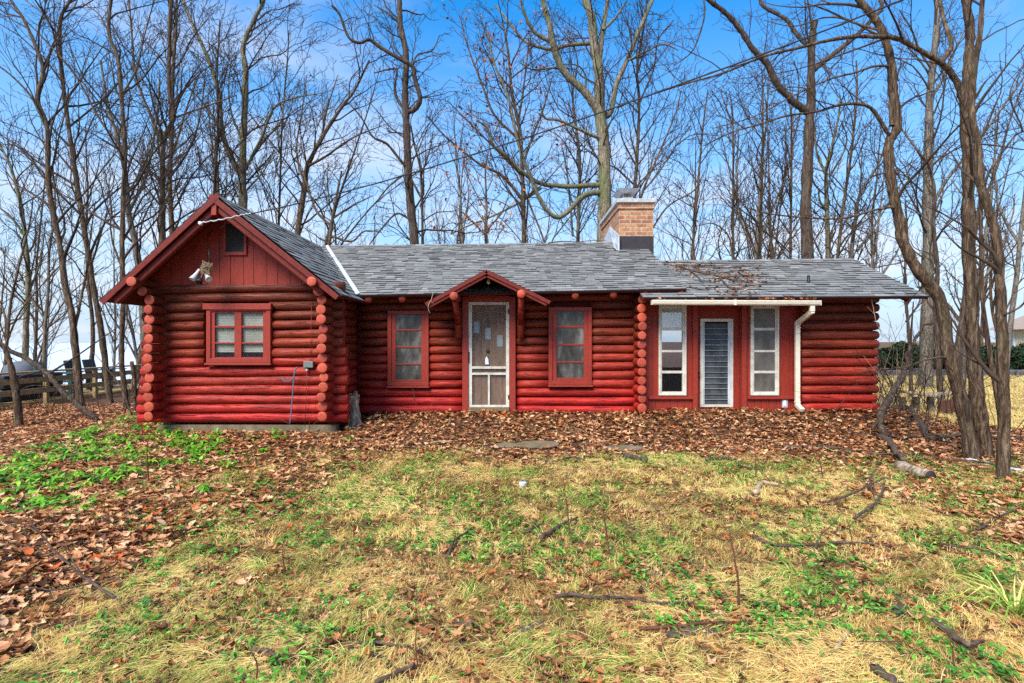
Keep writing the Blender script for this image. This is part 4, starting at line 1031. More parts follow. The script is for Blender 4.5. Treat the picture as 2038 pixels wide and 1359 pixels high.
def tree(name, label, Y, trunk, w0, w1, limbs=(), bark='bark_brown', cat='tree', group=None, clear=.25, leaf=0, base=True, dyt=0.0, **kw):
    o = dict(DEF); o.update(kw)
    o['rmin'] = kw.get('rmin', max(.0024, .00032 * Y))
    n = len(trunk)
    P = [np.array(W(px, py, Y + dyt * i / max(1, n - 1))) for i, (px, py) in enumerate(trunk)]
    if base:
        z = float(gz(P[0][0], P[0][1])) - .12
        if P[0][2] > z + .3: P = [np.array([P[0][0] + (P[0][0] - P[1][0]) * .25, P[0][1], z])] + P
        else: P[0][2] = z
    T = smooth_path(P, 6); m = len(T)
    sc = Y / F / 2
    r = np.interp(np.linspace(0, 1, m), [0, .03, .1, 1], [w0 * 1.35, w0 * 1.12, w0, w1] if base else [w0, w0, w0, w1]) * sc
    r = r * .9 * (1 + .06 * np.sin(np.arange(m) * 1.7 + rng.random() * 6))
    tr = Wood(); tr.add(T, r, 12 if w0 > 14 else 8)
    cr = Wood(); tips = []
    spawn(cr, tips, T, r, 1, o, clear)
    for lb in limbs:
        pts, a, b_, dy = lb
        y0 = Y + dyt * .5; k = len(pts)
        LP = smooth_path([np.array(W(px, py, y0 + dy * (i / (k - 1)) ** 1.2)) for i, (px, py) in enumerate(pts)], 6)
        lr = np.linspace(a, max(b_, 1.5), len(LP)) * sc * (1 + .08 * np.sin(np.arange(len(LP)) * 2.1))
        tr.add(LP, lr, 10 if a > 8 else 7)
        o2 = dict(o); o2['cap'] = cr.n + 2400
        # shoots of a limb are of the second order but may be long
        spawn(cr, tips, LP, lr, 2, dict(o2, len=((0, 0), (1, 3), (.6, 2.3), (.25, .95), (.12, .4)), rat=(0, .3, .42, .5, .5)), .1)
    e = empty(name, tuple(P[0]), label, cat, group)
    link('trunk', tr.mesh('trunk', .24), e, MAT[bark])
    if cr.n: link('crown', cr.mesh('crown'), e, MAT['twig'])
    if leaf and tips:
        tp = np.array(tips); tp = tp[rng.random(len(tp)) < leaf]; n = len(tp)
        if n:
            Tq, f = oval(.3, .5, 3); V, Fc, A = stamp(Tq, f, tp + rng.normal(0, .04, (n, 3)), rand_rot(n, rng.uniform(.4, 2.4, n)), rng.uniform(.08, .16, n), rng.random(n), rng.normal(.5, .8, n))
            link('dead_leaves', np_mesh('dead_leaves', V, Fc, A), e, MAT['dead_leaf_tree'])
    return e

BG = 'bare trees behind the cabin'
# ---- left of and behind the wing
tree('bare_tree', 'low-forked bare tree leaning in front of the deck rail, nearest the left end', 13.0, [(161, 803), (152, 715), (143, 626), (130, 571), (121, 500), (97, 368), (94, 257), (75, 199), (86, 147), (77, 107), (48, 40), (22, 0), (5, -40)], 14, 5,
     [([(148, 660), (160, 600), (172, 540), (180, 470), (190, 400)], 6, 2, .8), ([(94, 257), (60, 190), (10, 140), (-40, 110)], 5, 2, -.6), ([(97, 368), (120, 260), (140, 190)], 4, 2, .6)], clear=.3, group=BG)
tree('bare_tree', 'slim straight-leaning bare tree in front of the deck, second from the left rail end', 14.0, [(217, 785), (203, 670), (188, 582), (175, 500), (151, 349), (132, 221), (120, 110), (121, 37), (140, 0), (160, -40)], 13, 5,
     [([(121, 60), (90, 30), (50, 0)], 4, 2, .5), ([(151, 349), (110, 300), (60, 265), (0, 240)], 4, 1.5, -.8)], clear=.3, group=BG)
tree('bare_tree', 'upright bare tree at the left corner of the wing with a bent top', 12.6, [(254, 805), (242, 714), (245, 604), (243, 500), (245, 405), (248, 294), (241, 184), (235, 118), (217, 66), (221, 0), (230, -40)], 11, 6,
     [([(248, 300), (200, 240), (150, 150), (90, 80), (20, 10)], 5, 2, -.6), ([(241, 190), (270, 140), (290, 60), (310, -10)], 4, 2, .5)], clear=.3, group=BG)
tree('bare_tree', 'pale leaning bare trunk with ivy scraps just left of the wing gable', 16.0, [(290, 700), (283, 600), (272, 500), (256, 423), (250, 350), (235, 280), (215, 210), (200, 120)], 17, 4, [([(256, 423), (290, 350), (310, 250), (318, 150)], 7, 3, 1)], bark='bark_grey', clear=.35, group=BG)
tree('bare_tree', 'tall bare tree behind the left roof slope of the wing with a crooked bend', 17.0, [(320, 600), (324, 471), (325, 294), (346, 232), (337, 184), (337, 92), (340, 0), (343, -40)], 12, 6,
     [([(325, 294), (300, 230), (270, 150), (262, 60), (255, -20)], 6, 3, .8), ([(346, 235), (400, 215), (470, 190)], 4, 2, -.8)], clear=.35, group=BG)
tree('bare_tree', 'straight bare tree close beside the crooked one behind the wing', 18.0, [(345, 600), (342, 456), (338, 368), (342, 257), (344, 147), (350, 60), (352, -20)], 12, 5, [([(340, 350), (380, 290), (400, 220), (410, 130)], 5, 2, .7)], clear=.35, group=BG)
tree('bare_tree', 'thin straight bare tree just left of the wing gable peak', 19.0, [(426, 500), (427, 382), (434, 257), (432, 150), (438, 40)], 7, 3, clear=.3, group=BG)
tree('bare_tree', 'wide forked mossy bare tree right of the wing gable peak', 19.0, [(486, 560), (484, 408), (482, 349), (485, 257), (489, 147), (484, 92), (505, 40), (530, -10)], 20, 6,
     [([(482, 352), (460, 313), (441, 257), (436, 191), (419, 129), (390, 63), (371, 18), (360, -20)], 12, 5, .8), ([(486, 340), (520, 275), (545, 215), (585, 195), (640, 185)], 6, 2, -.8), ([(490, 330), (525, 280), (560, 240), (565, 190)], 6, 2, .6),
      ([(484, 280), (462, 230), (455, 170), (462, 110)], 5, 2, 1), ([(441, 257), (400, 200), (370, 170)], 5, 2, -.5), ([(489, 380), (525, 340), (545, 300)], 4, 1.5, -.6)], bark='bark_moss', clear=.42, gnarl=.2, group=BG)
tree('bare_tree', 'thin dark bare tree standing behind the right roof slope of the wing', 20.0, [(554, 520), (555, 445), (559, 313), (563, 221), (572, 120), (575, 60)], 6, 2.5, clear=.3, group=BG)
tree('bare_tree', 'right-leaning bare tree with two long limbs behind the wing ridge', 18.0, [(588, 560), (592, 467), (607, 368), (612, 331), (640, 276), (680, 213), (705, 180), (735, 120)], 15, 4,
     [([(612, 331), (650, 310), (700, 275), (760, 250)], 6, 2, -.8), ([(607, 368), (590, 300), (600, 230), (610, 150)], 5, 2, .8), ([(640, 276), (650, 220), (672, 150)], 5, 2, .6)], clear=.4, gnarl=.18, group=BG)
tree('bare_tree', 'short twisted bare tree above the roof valley', 17.0, [(655, 520), (655, 489), (662, 434), (668, 400), (680, 340)], 11, 4,
     [([(660, 450), (630, 420), (612, 370), (600, 330)], 6, 2, .6), ([(660, 470), (700, 480), (725, 460), (760, 462)], 5, 2, -.6), ([(662, 434), (700, 410), (740, 390)], 5, 2, .5)], gnarl=.28, clear=.3, group=BG)
# ---- behind the main roof
tree('bare_tree', 'big dark oak with crooked limbs rising behind the middle of the main roof', 17.5, [(826, 560), (825, 485), (817, 400), (812, 331), (808, 228), (806, 184), (808, 110), (797, 48), (795, 0), (790, -40)], 21, 9,
     [([(809, 224), (826, 217), (836, 195), (826, 158), (821, 132), (797, 118), (760, 96), (735, 79), (716, 85), (694, 74), (676, 29), (660, 10)], 11, 4, -1.2), ([(808, 222), (790, 195), (786, 170), (790, 140), (775, 138), (745, 145)], 7, 2.5, .8),
      ([(812, 330), (801, 324), (771, 287), (742, 272), (720, 235), (690, 200)], 7, 2, -.8), ([(815, 350), (838, 395), (836, 410)], 5, 3, -.4), ([(800, 350), (775, 370), (750, 400), (715, 440)], 4, 2, -.8),
      ([(820, 140), (830, 110), (860, 100), (875, 70)], 4, 2, .6), ([(797, 48), (770, 25), (745, 10)], 5, 2, .5), ([(821, 440), (790, 425), (760, 455), (735, 487)], 5, 2, -.5)], bark='bark_dark', clear=.38, gnarl=.27, up=.12, ang=(35, 75), group=BG)
tree('bare_tree', 'slender bare tree close to the right of the big dark oak', 19.0, [(841, 540), (841, 485), (838, 349), (825, 290), (818, 250)], 8, 3, [([(838, 350), (855, 300), (862, 260)], 4, 1.5, .6)], clear=.4, group=BG)
tree('leafy_oak', 'oak still holding scattered brown leaves behind the porch peak', 18.5, [(1045, 540), (1043, 478), (1040, 349), (1034, 257), (1020, 190), (1012, 110), (1000, 40)], 12, 4,
     [([(1042, 400), (1000, 350), (960, 330), (920, 300), (880, 265), (850, 230)], 7, 2, -.8), ([(1040, 330), (1060, 270), (1080, 220), (1100, 150)], 6, 2, .6), ([(1036, 280), (985, 230), (960, 170), (930, 90), (915, 30)], 6, 2, .5),
      ([(1040, 350), (990, 300), (930, 240), (890, 200)], 5, 2, .6), ([(1030, 250), (1040, 190), (1050, 110), (1060, 50)], 5, 2, .9)], leaf=.16, clear=.4, gnarl=.15, group=BG)
tree('leafy_oak', 'small young oak with rusty leaves low over the main roof', 16.5, [(968, 560), (968, 482), (968, 400), (966, 340), (972, 300)], 7, 2.5, [([(968, 470), (930, 430), (905, 410)], 4, 1.5, .5), ([(968, 460), (1000, 420), (1015, 380)], 4, 1.5, .5), ([(968, 420), (940, 370), (925, 330)], 3, 1.5, .5)], leaf=.42, clear=.35, group=BG, dens=(0, 2.4, 3, 4, 4))
tree('mossy_oak', 'giant mossy oak behind the chimney with looping lower limbs', 19.0, [(1202, 560), (1202, 471), (1204, 386), (1202, 294), (1194, 228), (1192, 147), (1183, 92), (1178, 37), (1165, 0), (1158, -40)], 32, 13,
     [([(1194, 230), (1180, 205), (1158, 177), (1121, 140), (1102, 92), (1095, 55), (1080, 0), (1072, -40)], 18, 8, -.8), ([(1198, 235), (1216, 221), (1227, 166), (1246, 125), (1268, 70), (1294, 11), (1310, -30)], 12, 6, .8),
      ([(1202, 368), (1170, 369), (1128, 371), (1073, 364), (1040, 342), (1005, 308), (981, 287), (970, 255), (950, 240)], 11, 3, -1.4), ([(1200, 384), (1180, 384), (1158, 392), (1132, 419), (1106, 432), (1077, 401), (1055, 349), (1040, 313), (1025, 257), (1012, 195), (985, 130), (970, 60)], 12, 3, -1.8),
      ([(1196, 275), (1183, 271), (1146, 254), (1110, 239), (1085, 235), (1075, 205)], 8, 2.5, -1.0), ([(1188, 84), (1172, 86), (1130, 90), (1100, 98), (1060, 90), (1036, 74), (1010, 40), (985, 10)], 9, 3, .9),
      ([(1192, 120), (1196, 90), (1198, 74), (1209, 0), (1214, -40)], 12, 7, .8), ([(1165, 176), (1165, 150), (1150, 130), (1120, 128)], 5, 2, -.6), ([(1121, 140), (1100, 135), (1060, 138), (1035, 125)], 5, 2, -.5), ([(1100, 85), (1065, 65), (1045, 30), (1030, -20)], 9, 4, -.6),
      ([(1250, 120), (1290, 100), (1320, 88), (1350, 100)], 4, 2, .8), ([(1200, 60), (1225, 35), (1245, 5)], 6, 3, .5), ([(1077, 374), (1040, 400), (980, 430), (930, 450), (897, 466)], 5, 2, -.8)], bark='bark_moss', clear=.5, gnarl=.22, up=.16, ang=(32, 70), group=BG)
tree('bare_tree', 'pale twin-stemmed bare tree left of the giant oak', 21.0, [(1150, 540), (1150, 474), (1154, 331), (1147, 257), (1140, 190), (1150, 120)], 10, 3, [([(1140, 470), (1136, 420), (1128, 340), (1118, 290)], 5, 2, .6)], bark='bark_grey', clear=.4, group=BG)
tree('bare_tree', 'slim tall bare tree directly right of the chimney hood', 20.0, [(1260, 480), (1262, 390), (1268, 313), (1272, 202), (1268, 140), (1280, 60), (1290, -20)], 9, 4, [([(1272, 205), (1300, 140), (1310, 80), (1340, 40)], 4, 2, .6), ([(1266, 330), (1240, 280), (1232, 240)], 4, 1.5, -.5)], clear=.35, group=BG)
tree('bare_tree', 'low spreading bare tree leaning out right of the chimney', 17.0, [(1268, 470), (1276, 393), (1305, 320), (1341, 235), (1356, 180)], 7, 2, [([(1280, 380), (1310, 345), (1345, 290), (1375, 250)], 4, 1.5, .5), ([(1295, 460), (1330, 410), (1380, 380), (1400, 345)], 4, 2, -.6), ([(1345, 290), (1380, 268), (1430, 270)], 3, 1.2, .4)], clear=.35, group=BG)
# ---- behind the annex
tree('bare_tree', 'thin leaning bare tree right of the chimney, over the left end of the annex roof', 17.5, [(1372, 580), (1377, 516), (1396, 287), (1402, 230), (1408, 185)], 7, 2.5, clear=.25, group=BG)
tree('bare_tree', 'thin straight dark bare tree over the branch-strewn part of the annex roof', 17.0, [(1460, 580), (1459, 516), (1459, 380), (1459, 249), (1454, 190)], 8, 2.5, [([(1459, 520), (1450, 470), (1420, 445), (1385, 450)], 4, 1.5, -.6), ([(1459, 249), (1440, 200), (1435, 180)], 3, 1, .4)], clear=.25, group=BG)
tree('bare_tree', 'thin straight bare tree second left of the broken topped trunk', 18.0, [(1510, 580), (1512, 516), (1516, 380), (1518, 250), (1518, 184), (1516, 140)], 8, 2.5, clear=.25, group=BG)
tree('bare_tree', 'thin brown bare tree close against the left of the broken topped trunk', 18.5, [(1572, 580), (1573, 516), (1575, 350), (1575, 237), (1572, 170)], 8, 2.5, [([(1541, 512), (1552, 420), (1562, 330), (1565, 250)], 4, 1.5, .6)], clear=.25, group=BG)
tree('broken_tree', 'big dead tree with peeling bark and a broken top behind the annex ridge', 16.0, [(1606, 580), (1606, 512), (1604, 400), (1610, 268), (1614, 200), (1614, 153), (1617, 76), (1623, 42)], 28, 11,
     [([(1606, 222), (1592, 212), (1575, 199), (1545, 164), (1526, 126), (1499, 99), (1472, 57), (1441, 23), (1411, 0), (1390, -25)], 15, 7, -1.0), ([(1612, 146), (1630, 130), (1660, 107), (1702, 73), (1740, 34), (1755, 12), (1740, -25)], 11, 6, .8), ([(1612, 92), (1600, 84), (1583, 65), (1564, 38), (1518, 11), (1512, -15)], 9, 6, .7),
      ([(1640, 122), (1645, 140), (1650, 150), (1635, 170)], 4, 2, -.3), ([(1400, -10), (1402, 30), (1390, 75), (1375, 105), (1342, 130)], 4, 2, -.6), ([(1585, 210), (1590, 160), (1580, 120)], 3, 1.5, -.4)], bark='bark_dark', clear=.8, gnarl=.2, group=BG)
tree('bare_tree', 'mossy grey bare tree right behind the broken topped trunk', 20.0, [(1650, 580), (1648, 512), (1646, 420), (1644, 344), (1656, 290), (1668, 237), (1672, 190)], 12, 3, [([(1644, 350), (1625, 300), (1620, 250), (1612, 215)], 5, 2, .7), ([(1646, 420), (1632, 400), (1628, 370)], 5, 2, -.3), ([(1655, 345), (1680, 300), (1685, 270), (1675, 245)], 4, 2, -.5)], bark='bark_moss', clear=.35, group=BG)
tree('bare_tree', 'reddish brown right-leaning bare tree behind the annex', 18.0, [(1662, 580), (1667, 512), (1680, 400), (1694, 306), (1703, 220), (1706, 172), (1704, 120)], 8, 3, clear=.25, group=BG)
tree('bare_tree', 'pale forked bare tree behind the right part of the annex ridge', 20.0, [(1692, 580), (1694, 512), (1702, 440), (1713, 383), (1751, 320), (1770, 250)], 11, 3, [([(1706, 500), (1740, 450), (1790, 370), (1820, 320)], 5, 2, .6), ([(1705, 430), (1712, 370), (1716, 300)], 4, 2, -.5)], bark='bark_grey', clear=.35, group=BG)
tree('bare_tree', 'massive grey trunk at the far right corner of the annex', 17.0, [(1843, 760), (1846, 600), (1847, 513), (1847, 344), (1849, 260), (1851, 191), (1862, 76), (1866, 10), (1868, -40)], 27, 7,
     [([(1847, 330), (1820, 290), (1790, 250), (1760, 200)], 6, 2, .6), ([(1851, 200), (1880, 150), (1905, 90), (1930, 40)], 6, 2, .8), ([(1856, 140), (1830, 100), (1815, 60), (1790, 20)], 5, 2, -.6), ([(1849, 420), (1890, 350), (1940, 290), (1990, 220), (2040, 150)], 7, 3, -.8)], bark='bark_grey', clear=.3, group=BG)
tree('bare_tree', 'dark bare tree with a crooked stem between the annex corner and the big grey trunk', 15.0, [(1812, 720), (1806, 630), (1800, 560), (1806, 480), (1802, 400)], 8, 3, [([(1803, 640), (1830, 600), (1828, 560)], 4, 2, .5)], bark='bark_dark', clear=.3, group=BG)
tree('bare_tree', 'dark slanting bare trunk behind the right hand clump of stems', 15.5, [(1905, 740), (1908, 690), (1918, 620), (1925, 560), (1935, 500), (1950, 400), (1960, 330)], 17, 5, [([(1912, 640), (1880, 600), (1850, 585)], 7, 3, .6), ([(1945, 430), (1985, 330), (2010, 240), (2040, 160)], 6, 2, .6)], bark='bark_dark', clear=.3, group=BG)
tree('bare_tree', 'pale thin-barked trunk standing behind the leaning right-hand stem', 16.0, [(1915, 740), (1921, 680), (1926, 600), (1932, 520)], 16, 5, bark='bark_grey', clear=.4, group=BG)
tree('bare_tree', 'thin dark crooked bare tree between the big grey trunk and the leaning stem', 12.0, [(1872, 780), (1866, 700), (1862, 600), (1866, 540), (1858, 450), (1860, 380), (1848, 330), (1826, 300)], 12, 4, [([(1858, 450), (1830, 425), (1800, 410)], 4, 2, .5), ([(1862, 420), (1880, 380), (1900, 360)], 4, 2, .5)], bark='bark_dark', clear=.35, gnarl=.22, group=BG)
# ---- near trees on the right
NG = 'near trees on the right'
tree('leaning_tree', 'snaking brown tree leaning over the right end of the annex roof', 7.3, [(1940, 905), (1913, 798), (1889, 710), (1872, 600), (1828, 540), (1797, 480), (1790, 440), (1774, 363), (1769, 287), (1786, 252), (1778, 184), (1774, 126), (1755, 61), (1736, 31), (1710, 0), (1690, -30)], 25, 13,
     [([(1772, 272), (1765, 262), (1740, 222), (1717, 208), (1675, 208), (1625, 222), (1568, 230), (1507, 249), (1460, 262), (1400, 290)], 8, 2, -.5), ([(1785, 415), (1778, 412), (1740, 418), (1679, 434), (1614, 434), (1530, 425), (1480, 412)], 6, 2, -.3),
      ([(1772, 132), (1740, 132), (1700, 145), (1650, 158), (1580, 190), (1500, 232), (1420, 255)], 5, 1.5, -.6), ([(1752, 60), (1700, 45), (1640, 18), (1600, 5)], 6, 2, .5), ([(1775, 250), (1772, 190), (1768, 130)], 9, 6, .1), ([(1889, 710), (1850, 714), (1800, 730), (1745, 735)], 5, 1.5, -.5), ([(1862, 585), (1845, 570), (1825, 572)], 4, 2, .3)],
     clear=.45, gnarl=.13, up=.1, dens=(0, 1.1, 2.6, 3.8, 4), cap=4500, group=NG)
tree('forked_tree', 'tall straight brown tree on the right, forking near the top into a long left limb', 7.4, [(1962, 905), (1950, 830), (1942, 763), (1936, 670), (1934, 586), (1927, 480), (1927, 344), (1922, 230), (1925, 172), (1928, 115), (1931, 57), (1922, 0), (1918, -40)], 28, 15,
     [([(1922, 225), (1908, 172), (1892, 145), (1874, 126), (1836, 103), (1786, 77), (1745, 73), (1702, 73), (1650, 80), (1590, 95), (1520, 112), (1440, 145), (1370, 165), (1300, 187)], 13, 2, -.8), ([(1873, 124), (1890, 100), (1893, 84), (1880, 45), (1872, 10), (1866, -30)], 10, 6, .5),
      ([(1786, 77), (1740, 66), (1690, 40), (1640, 35), (1580, 52), (1520, 40)], 5, 1.5, .5), ([(1931, 300), (1945, 287), (2000, 292), (2050, 300)], 4, 2, .5)], clear=.5, gnarl=.13, up=.12, dens=(0, 1.3, 2.6, 3.8, 4), cap=4500, group=NG)
tree('bare_tree', 'straight dark stem rooted nearest the white plank at the right edge', 6.2, [(1996, 945), (1998, 840), (1996, 727), (1992, 600), (1984, 480), (1969, 421), (1950, 363), (1946, 287), (1935, 230), (1938, 150), (1950, 70), (1955, 0)], 22, 9,
     [([(1958, 385), (1965, 350), (1990, 310), (2020, 270), (2034, 255), (2010, 190), (2035, 130)], 5, 2, -.4), ([(1990, 620), (2000, 625), (2028, 612), (2050, 590)], 5, 3, -.2), ([(1990, 640), (2010, 600), (2030, 560), (2060, 540)], 4, 2, .3)], clear=.2, gnarl=.14, dens=(0, 1.6, 2.4, 3.2, 4), len=((0, 0), (.6, 1.6), (.4, 1.0), (.2, .5), (.1, .3)), cap=2500, group=NG)
tree('bare_sapling', 'thin bare sapling beside the right edge, standing behind the dark stem', 8.2, [(2005, 880), (1960, 640), (1953, 500), (1952, 380), (1948, 330)], 10, 5, clear=.2, bark='bark_brown', dens=(0, 1.6, 2.4, 3.2, 4), group=NG)
# small trees and stubs at the left edge
tree('broken_tree', 'short snapped grey stub at the left edge by the deck rail', 10.0, [(40, 845), (32, 780), (22, 730), (8, 690)], 16, 9, clear=.9, bark='bark_brown', max=1, base=True)
tree('bare_tree', 'mossy thick bare tree beyond the deck, farthest left', 17.0, [(50, 740), (52, 650), (56, 560), (50, 470), (40, 400), (20, 330), (-10, 270)], 13, 4, [([(54, 590), (80, 520), (90, 440)], 5, 2, .5), ([(50, 470), (20, 430), (-20, 400)], 5, 2, -.5)], clear=.3, bark='bark_moss', group=BG)
tree('bare_tree', 'yellowish bare tree beyond the deck, second from the far left', 18.0, [(88, 730), (90, 650), (96, 580), (98, 500), (110, 420), (105, 330)], 8, 3, [([(92, 640), (60, 590), (40, 540)], 4, 1.5, .5)], clear=.25, bark='bark_grey', group=BG)
tree('bare_tree', 'short bushy bare tree above the covered grill', 16.0, [(10, 740), (14, 680), (22, 600), (40, 520), (60, 440), (66, 390)], 8, 2, [([(14, 680), (40, 620), (90, 560), (130, 520)], 4, 1.5, .4), ([(16, 650), (0, 600), (-30, 560)], 4, 1.5, .4)], clear=.15, gnarl=.2, dens=(0, 2.2, 2.8, 3.6, 4), group=BG)
# ---- far trees: three bare trees, each copied
def far_tree(seed_h, fork):
    o = dict(DEF); o.update(view=False, cap=3000, rmin=.0062, dens=(0, 1.6, 2.2, 2.8, 0), max=3, rmax=(0, .03, .014, .009, .007))
    P = [np.array([0, 0, -.3])]; d = np.array([rng.normal(0, .04), rng.normal(0, .04), 1]); st = seed_h / 9
    for _ in range(9):
        d = d + rng.normal(0, .06, 3); d /= np.linalg.norm(d); P.append(P[-1] + d * st)
    T = smooth_path(P, 3); r = np.linspace(.11, .018, len(T)); r[0] *= 1.3
    tr = Wood(); tr.add(T, r, 7); cr = Wood(); tips = []
    for _ in range(fork):
        i = int(len(T) * rng.uniform(.3, .55)); d = np.array([rng.choice([-1, 1]) * rng.uniform(.35, .7), rng.uniform(-.4, .4), 1.0]); q = [T[i]]
        for _ in range(6): d = d + rng.normal(0, .12, 3); d[2] += .1; d /= np.linalg.norm(d); q.append(q[-1] + d * seed_h * .07)
        q = np.array(q); rr = np.linspace(r[i] * .7, .02, len(q)); tr.add(q, rr, 6); spawn(cr, tips, q, rr, 2, o, .15)
    spawn(cr, tips, T, r, 1, o, .28)
    return tr.mesh('trunk', .1), cr.mesh('crown')
protos = [far_tree(h, k) for h, k in ((13, 2), (11, 1), (15, 3), (9.5, 2), (12, 0))]
FG = 'far bare trees in the woods beyond the cabin'
spots = [(-34, 40), (-29, 32), (-23.5, 27), (-20, 30), (-15.3, 22.5), (-13.6, 27), (-12, 22.5), (-8.6, 24), (-5, 25), (-3.2, 29), (-1.6, 25), (.6, 31), (2.3, 26), (6.3, 28), (9.4, 29), (10.7, 25), (12.2, 27), (14.0, 31), (15.6, 25), (18.5, 29), (20.5, 23), (24, 27), (28, 33), (17, 20.5), (-18.5, 24), (-26, 36), (-7.8, 31), (5, 34), (22, 36), (-11, 33), (-4, 36), (9, 36), (17, 38)]
for i, (x, y) in enumerate(spots):
    z = float(gz(x, y)); e = empty('far_tree', (x, y, z), 'thin bare tree standing far off in the woods beyond the cabin', 'tree', FG)
    tm, cm = protos[i % 5]; s = rng.uniform(.8, 1.15); yaw = rng.uniform(0, 6.28)
    e.rotation_euler = (0, 0, yaw); e.scale = (s, s, s)
    for nm, me, mt in (('trunk', tm, 'bark_grey' if i % 5 in (0, 3) else 'bark_brown'), ('crown', cm, 'twig')):
        c = bpy.data.objects.new(nm, me); COL.objects.link(c); c.parent = e
        if not me.materials: me.materials.append(MAT[mt])
# ================================================================== things in the yard
def woody(name, label, cat, P, r0, r1, mat, sub=None, group=None, subs=(), sides=8):
    """a stick: smooth tube through world points, side twigs if asked"""
    T = smooth_path(P, 5); m = len(T); w = Wood()
    r = np.linspace(r0, r1, m) * (1 + .14 * np.sin(np.arange(m) * 1.9 + rng.random() * 6) * rng.random(m))
    T = T + rng.normal(0, r0 * .25, T.shape) * np.array([1, 1, .5])
    e0 = (T[0] - T[1]); e1 = (T[-1] - T[-2]); e0 = e0 / np.linalg.norm(e0) * r[0] * .15; e1 = e1 / np.linalg.norm(e1) * r[-1] * .3
    w.add(np.concatenate([[T[0] + e0], T, [T[-1] + e1]]), np.concatenate([[r[0] * .05], r, [r[-1] * .05]]), sides)
    for Q, a, b_ in subs:
        q = smooth_path(Q, 5); w.add(q, np.linspace(a, b_, len(q)), 6)
    if sub:
        o = dict(DEF); o.update(view=False, cap=160, rmin=.0022, max=3, up=.05, gnarl=.22, dens=(0, sub, sub, 3, 0), len=((0, 0), (.12, .6), (.08, .25), (.05, .12), (0, 0)), rmax=(0, r0 * .5, r0 * .3, .004, 0))
        spawn(w, [], T, r, 1, o, .15)
    me = w.mesh(name, .15)
    o = link(name, me, None, MAT[mat])
    return tag(o, label, cat, group)

def on_ground(pts, r): return [np.array(G(px, py, r)) for px, py in pts]
def stick(label, pts, w, mat='stick', sub=None, subs=(), w1=None, lift=0.0, name='fallen_branch', cat='branch', group='sticks on the lawn'):
    q = G(*pts[0]); r0 = w * q.y / F / 2; r1 = (w1 if w1 else w * .5) * G(*pts[-1]).y / F / 2
    S = [(on_ground(p, a * q.y / F / 2), a * q.y / F / 2, .35 * a * q.y / F / 2) for p, a in subs]
    return woody(name, label, cat, on_ground(pts, r0 * .8 + .028 + lift), r0, r1, mat, sub, group, S)

stick('dark forked branch lying across the straw in front of the porch steps, longest there', [(1104, 1187), (1140, 1182), (1183, 1189), (1251, 1189), (1307, 1199), (1383, 1199)], 8, sub=2, subs=[([(1251, 1187), (1277, 1165), (1328, 1150)], 6), ([(1380, 1199), (1410, 1185)], 4)])
stick('short thick dark stick bending upward in the straw below the right main window', [(1075, 1070), (1098, 1057), (1119, 1044), (1149, 1029)], 10, sub=1.5)
stick('thin dark stick just left of the short thick bent stick', [(1043, 1061), (1062, 1050), (1085, 1040)], 6)
stick('stubby brown log at the edge of the muddy strip', [(1243, 906), (1262, 909), (1286, 915)], 11, w1=8)
stick('curved brown stick at the top edge of the grass, in front of the louvre door', [(1405, 914), (1447, 912), (1481, 929), (1520, 935)], 6, sub=1.5)
stick('reddish fallen stem lying flat near the bark slabs', [(1273, 1250), (1330, 1248), (1400, 1240), (1462, 1237)], 8, 'stem')
stick('long thin dark branch lying level across the leafy grass on the right', [(1500, 1070), (1540, 1084), (1600, 1085), (1670, 1080), (1720, 1081), (1773, 1085)], 7, sub=1.6)
stick('dark bent log in the grass below the white plank, near the right edge', [(1856, 1234), (1892, 1261), (1926, 1283), (1956, 1274)], 14, w1=6)
stick('thick dark log cut off by the bottom edge of the lawn', [(1736, 1325), (1765, 1345), (1800, 1372)], 17, w1=15)
stick('pale bare stick pointing up the lawn above the thick dark log', [(1662, 1291), (1676, 1275), (1692, 1253)], 6, 'stick_pale')
stick('pale hooked piece of wood at the leaf edge', [(1503, 980), (1510, 966), (1520, 960), (1547, 964)], 11, 'stick_pale', w1=6)
stick('crooked dark stick standing half up beside the cut log', [(1700, 1031), (1738, 1005), (1752, 985), (1760, 962)], 6, sub=2.5, lift=.03)
stick('thin grey stick reaching the right edge of the yard', [(1947, 1053), (1981, 1031), (2037, 1008)], 5, sub=1.5)
stick('thin dark twiggy branch arching in the leaves near the right edge', [(1870, 1080), (1900, 1087), (1960, 1095), (1994, 1112)], 4.5, sub=2.5, lift=.02)
stick('forked black stick in the straw straight below the screen door', [(890, 1108), (898, 1090), (905, 1074), (945, 1048)], 7, subs=[([(903, 1077), (890, 1058), (879, 1035)], 5)])
stick('dark curved stick low on the lawn left of the middle', [(692, 1289), (734, 1276), (777, 1282), (815, 1285)], 7, sub=1.5)
stick('dark thick stick at the bottom of the lawn left of the middle', [(747, 1359), (790, 1338), (828, 1321)], 10, w1=6)
stick('short dark curved stick at the lower left of the straw', [(500, 1293), (534, 1295), (555, 1308)], 8, w1=7)
stick('pale thin stick on the leaves left of the porch', [(856, 882), (880, 878), (900, 880)], 5, 'stick_pale')
stick('thin twig lying on the leaves toward the deck', [(0, 862), (60, 858), (130, 860), (200, 862)], 4, sub=1.5)
stick('fine dark twig in the straw beneath the left main window', [(640, 1062), (665, 1076)], 4)
stick('small dark twig near the muddy strip, left of the stubby log', [(1120, 912), (1140, 910), (1165, 915)], 5)
stick('thin branch lying on the leaves behind the cut log', [(1560, 890), (1640, 890), (1720, 900), (1790, 905), (1860, 915)], 6, sub=1.2)
stick('long grey branch sloping down the leaf bank beside the broken bench', [(1776, 812), (1815, 828), (1850, 845), (1915, 863)], 10, w1=7, sub=1.0)
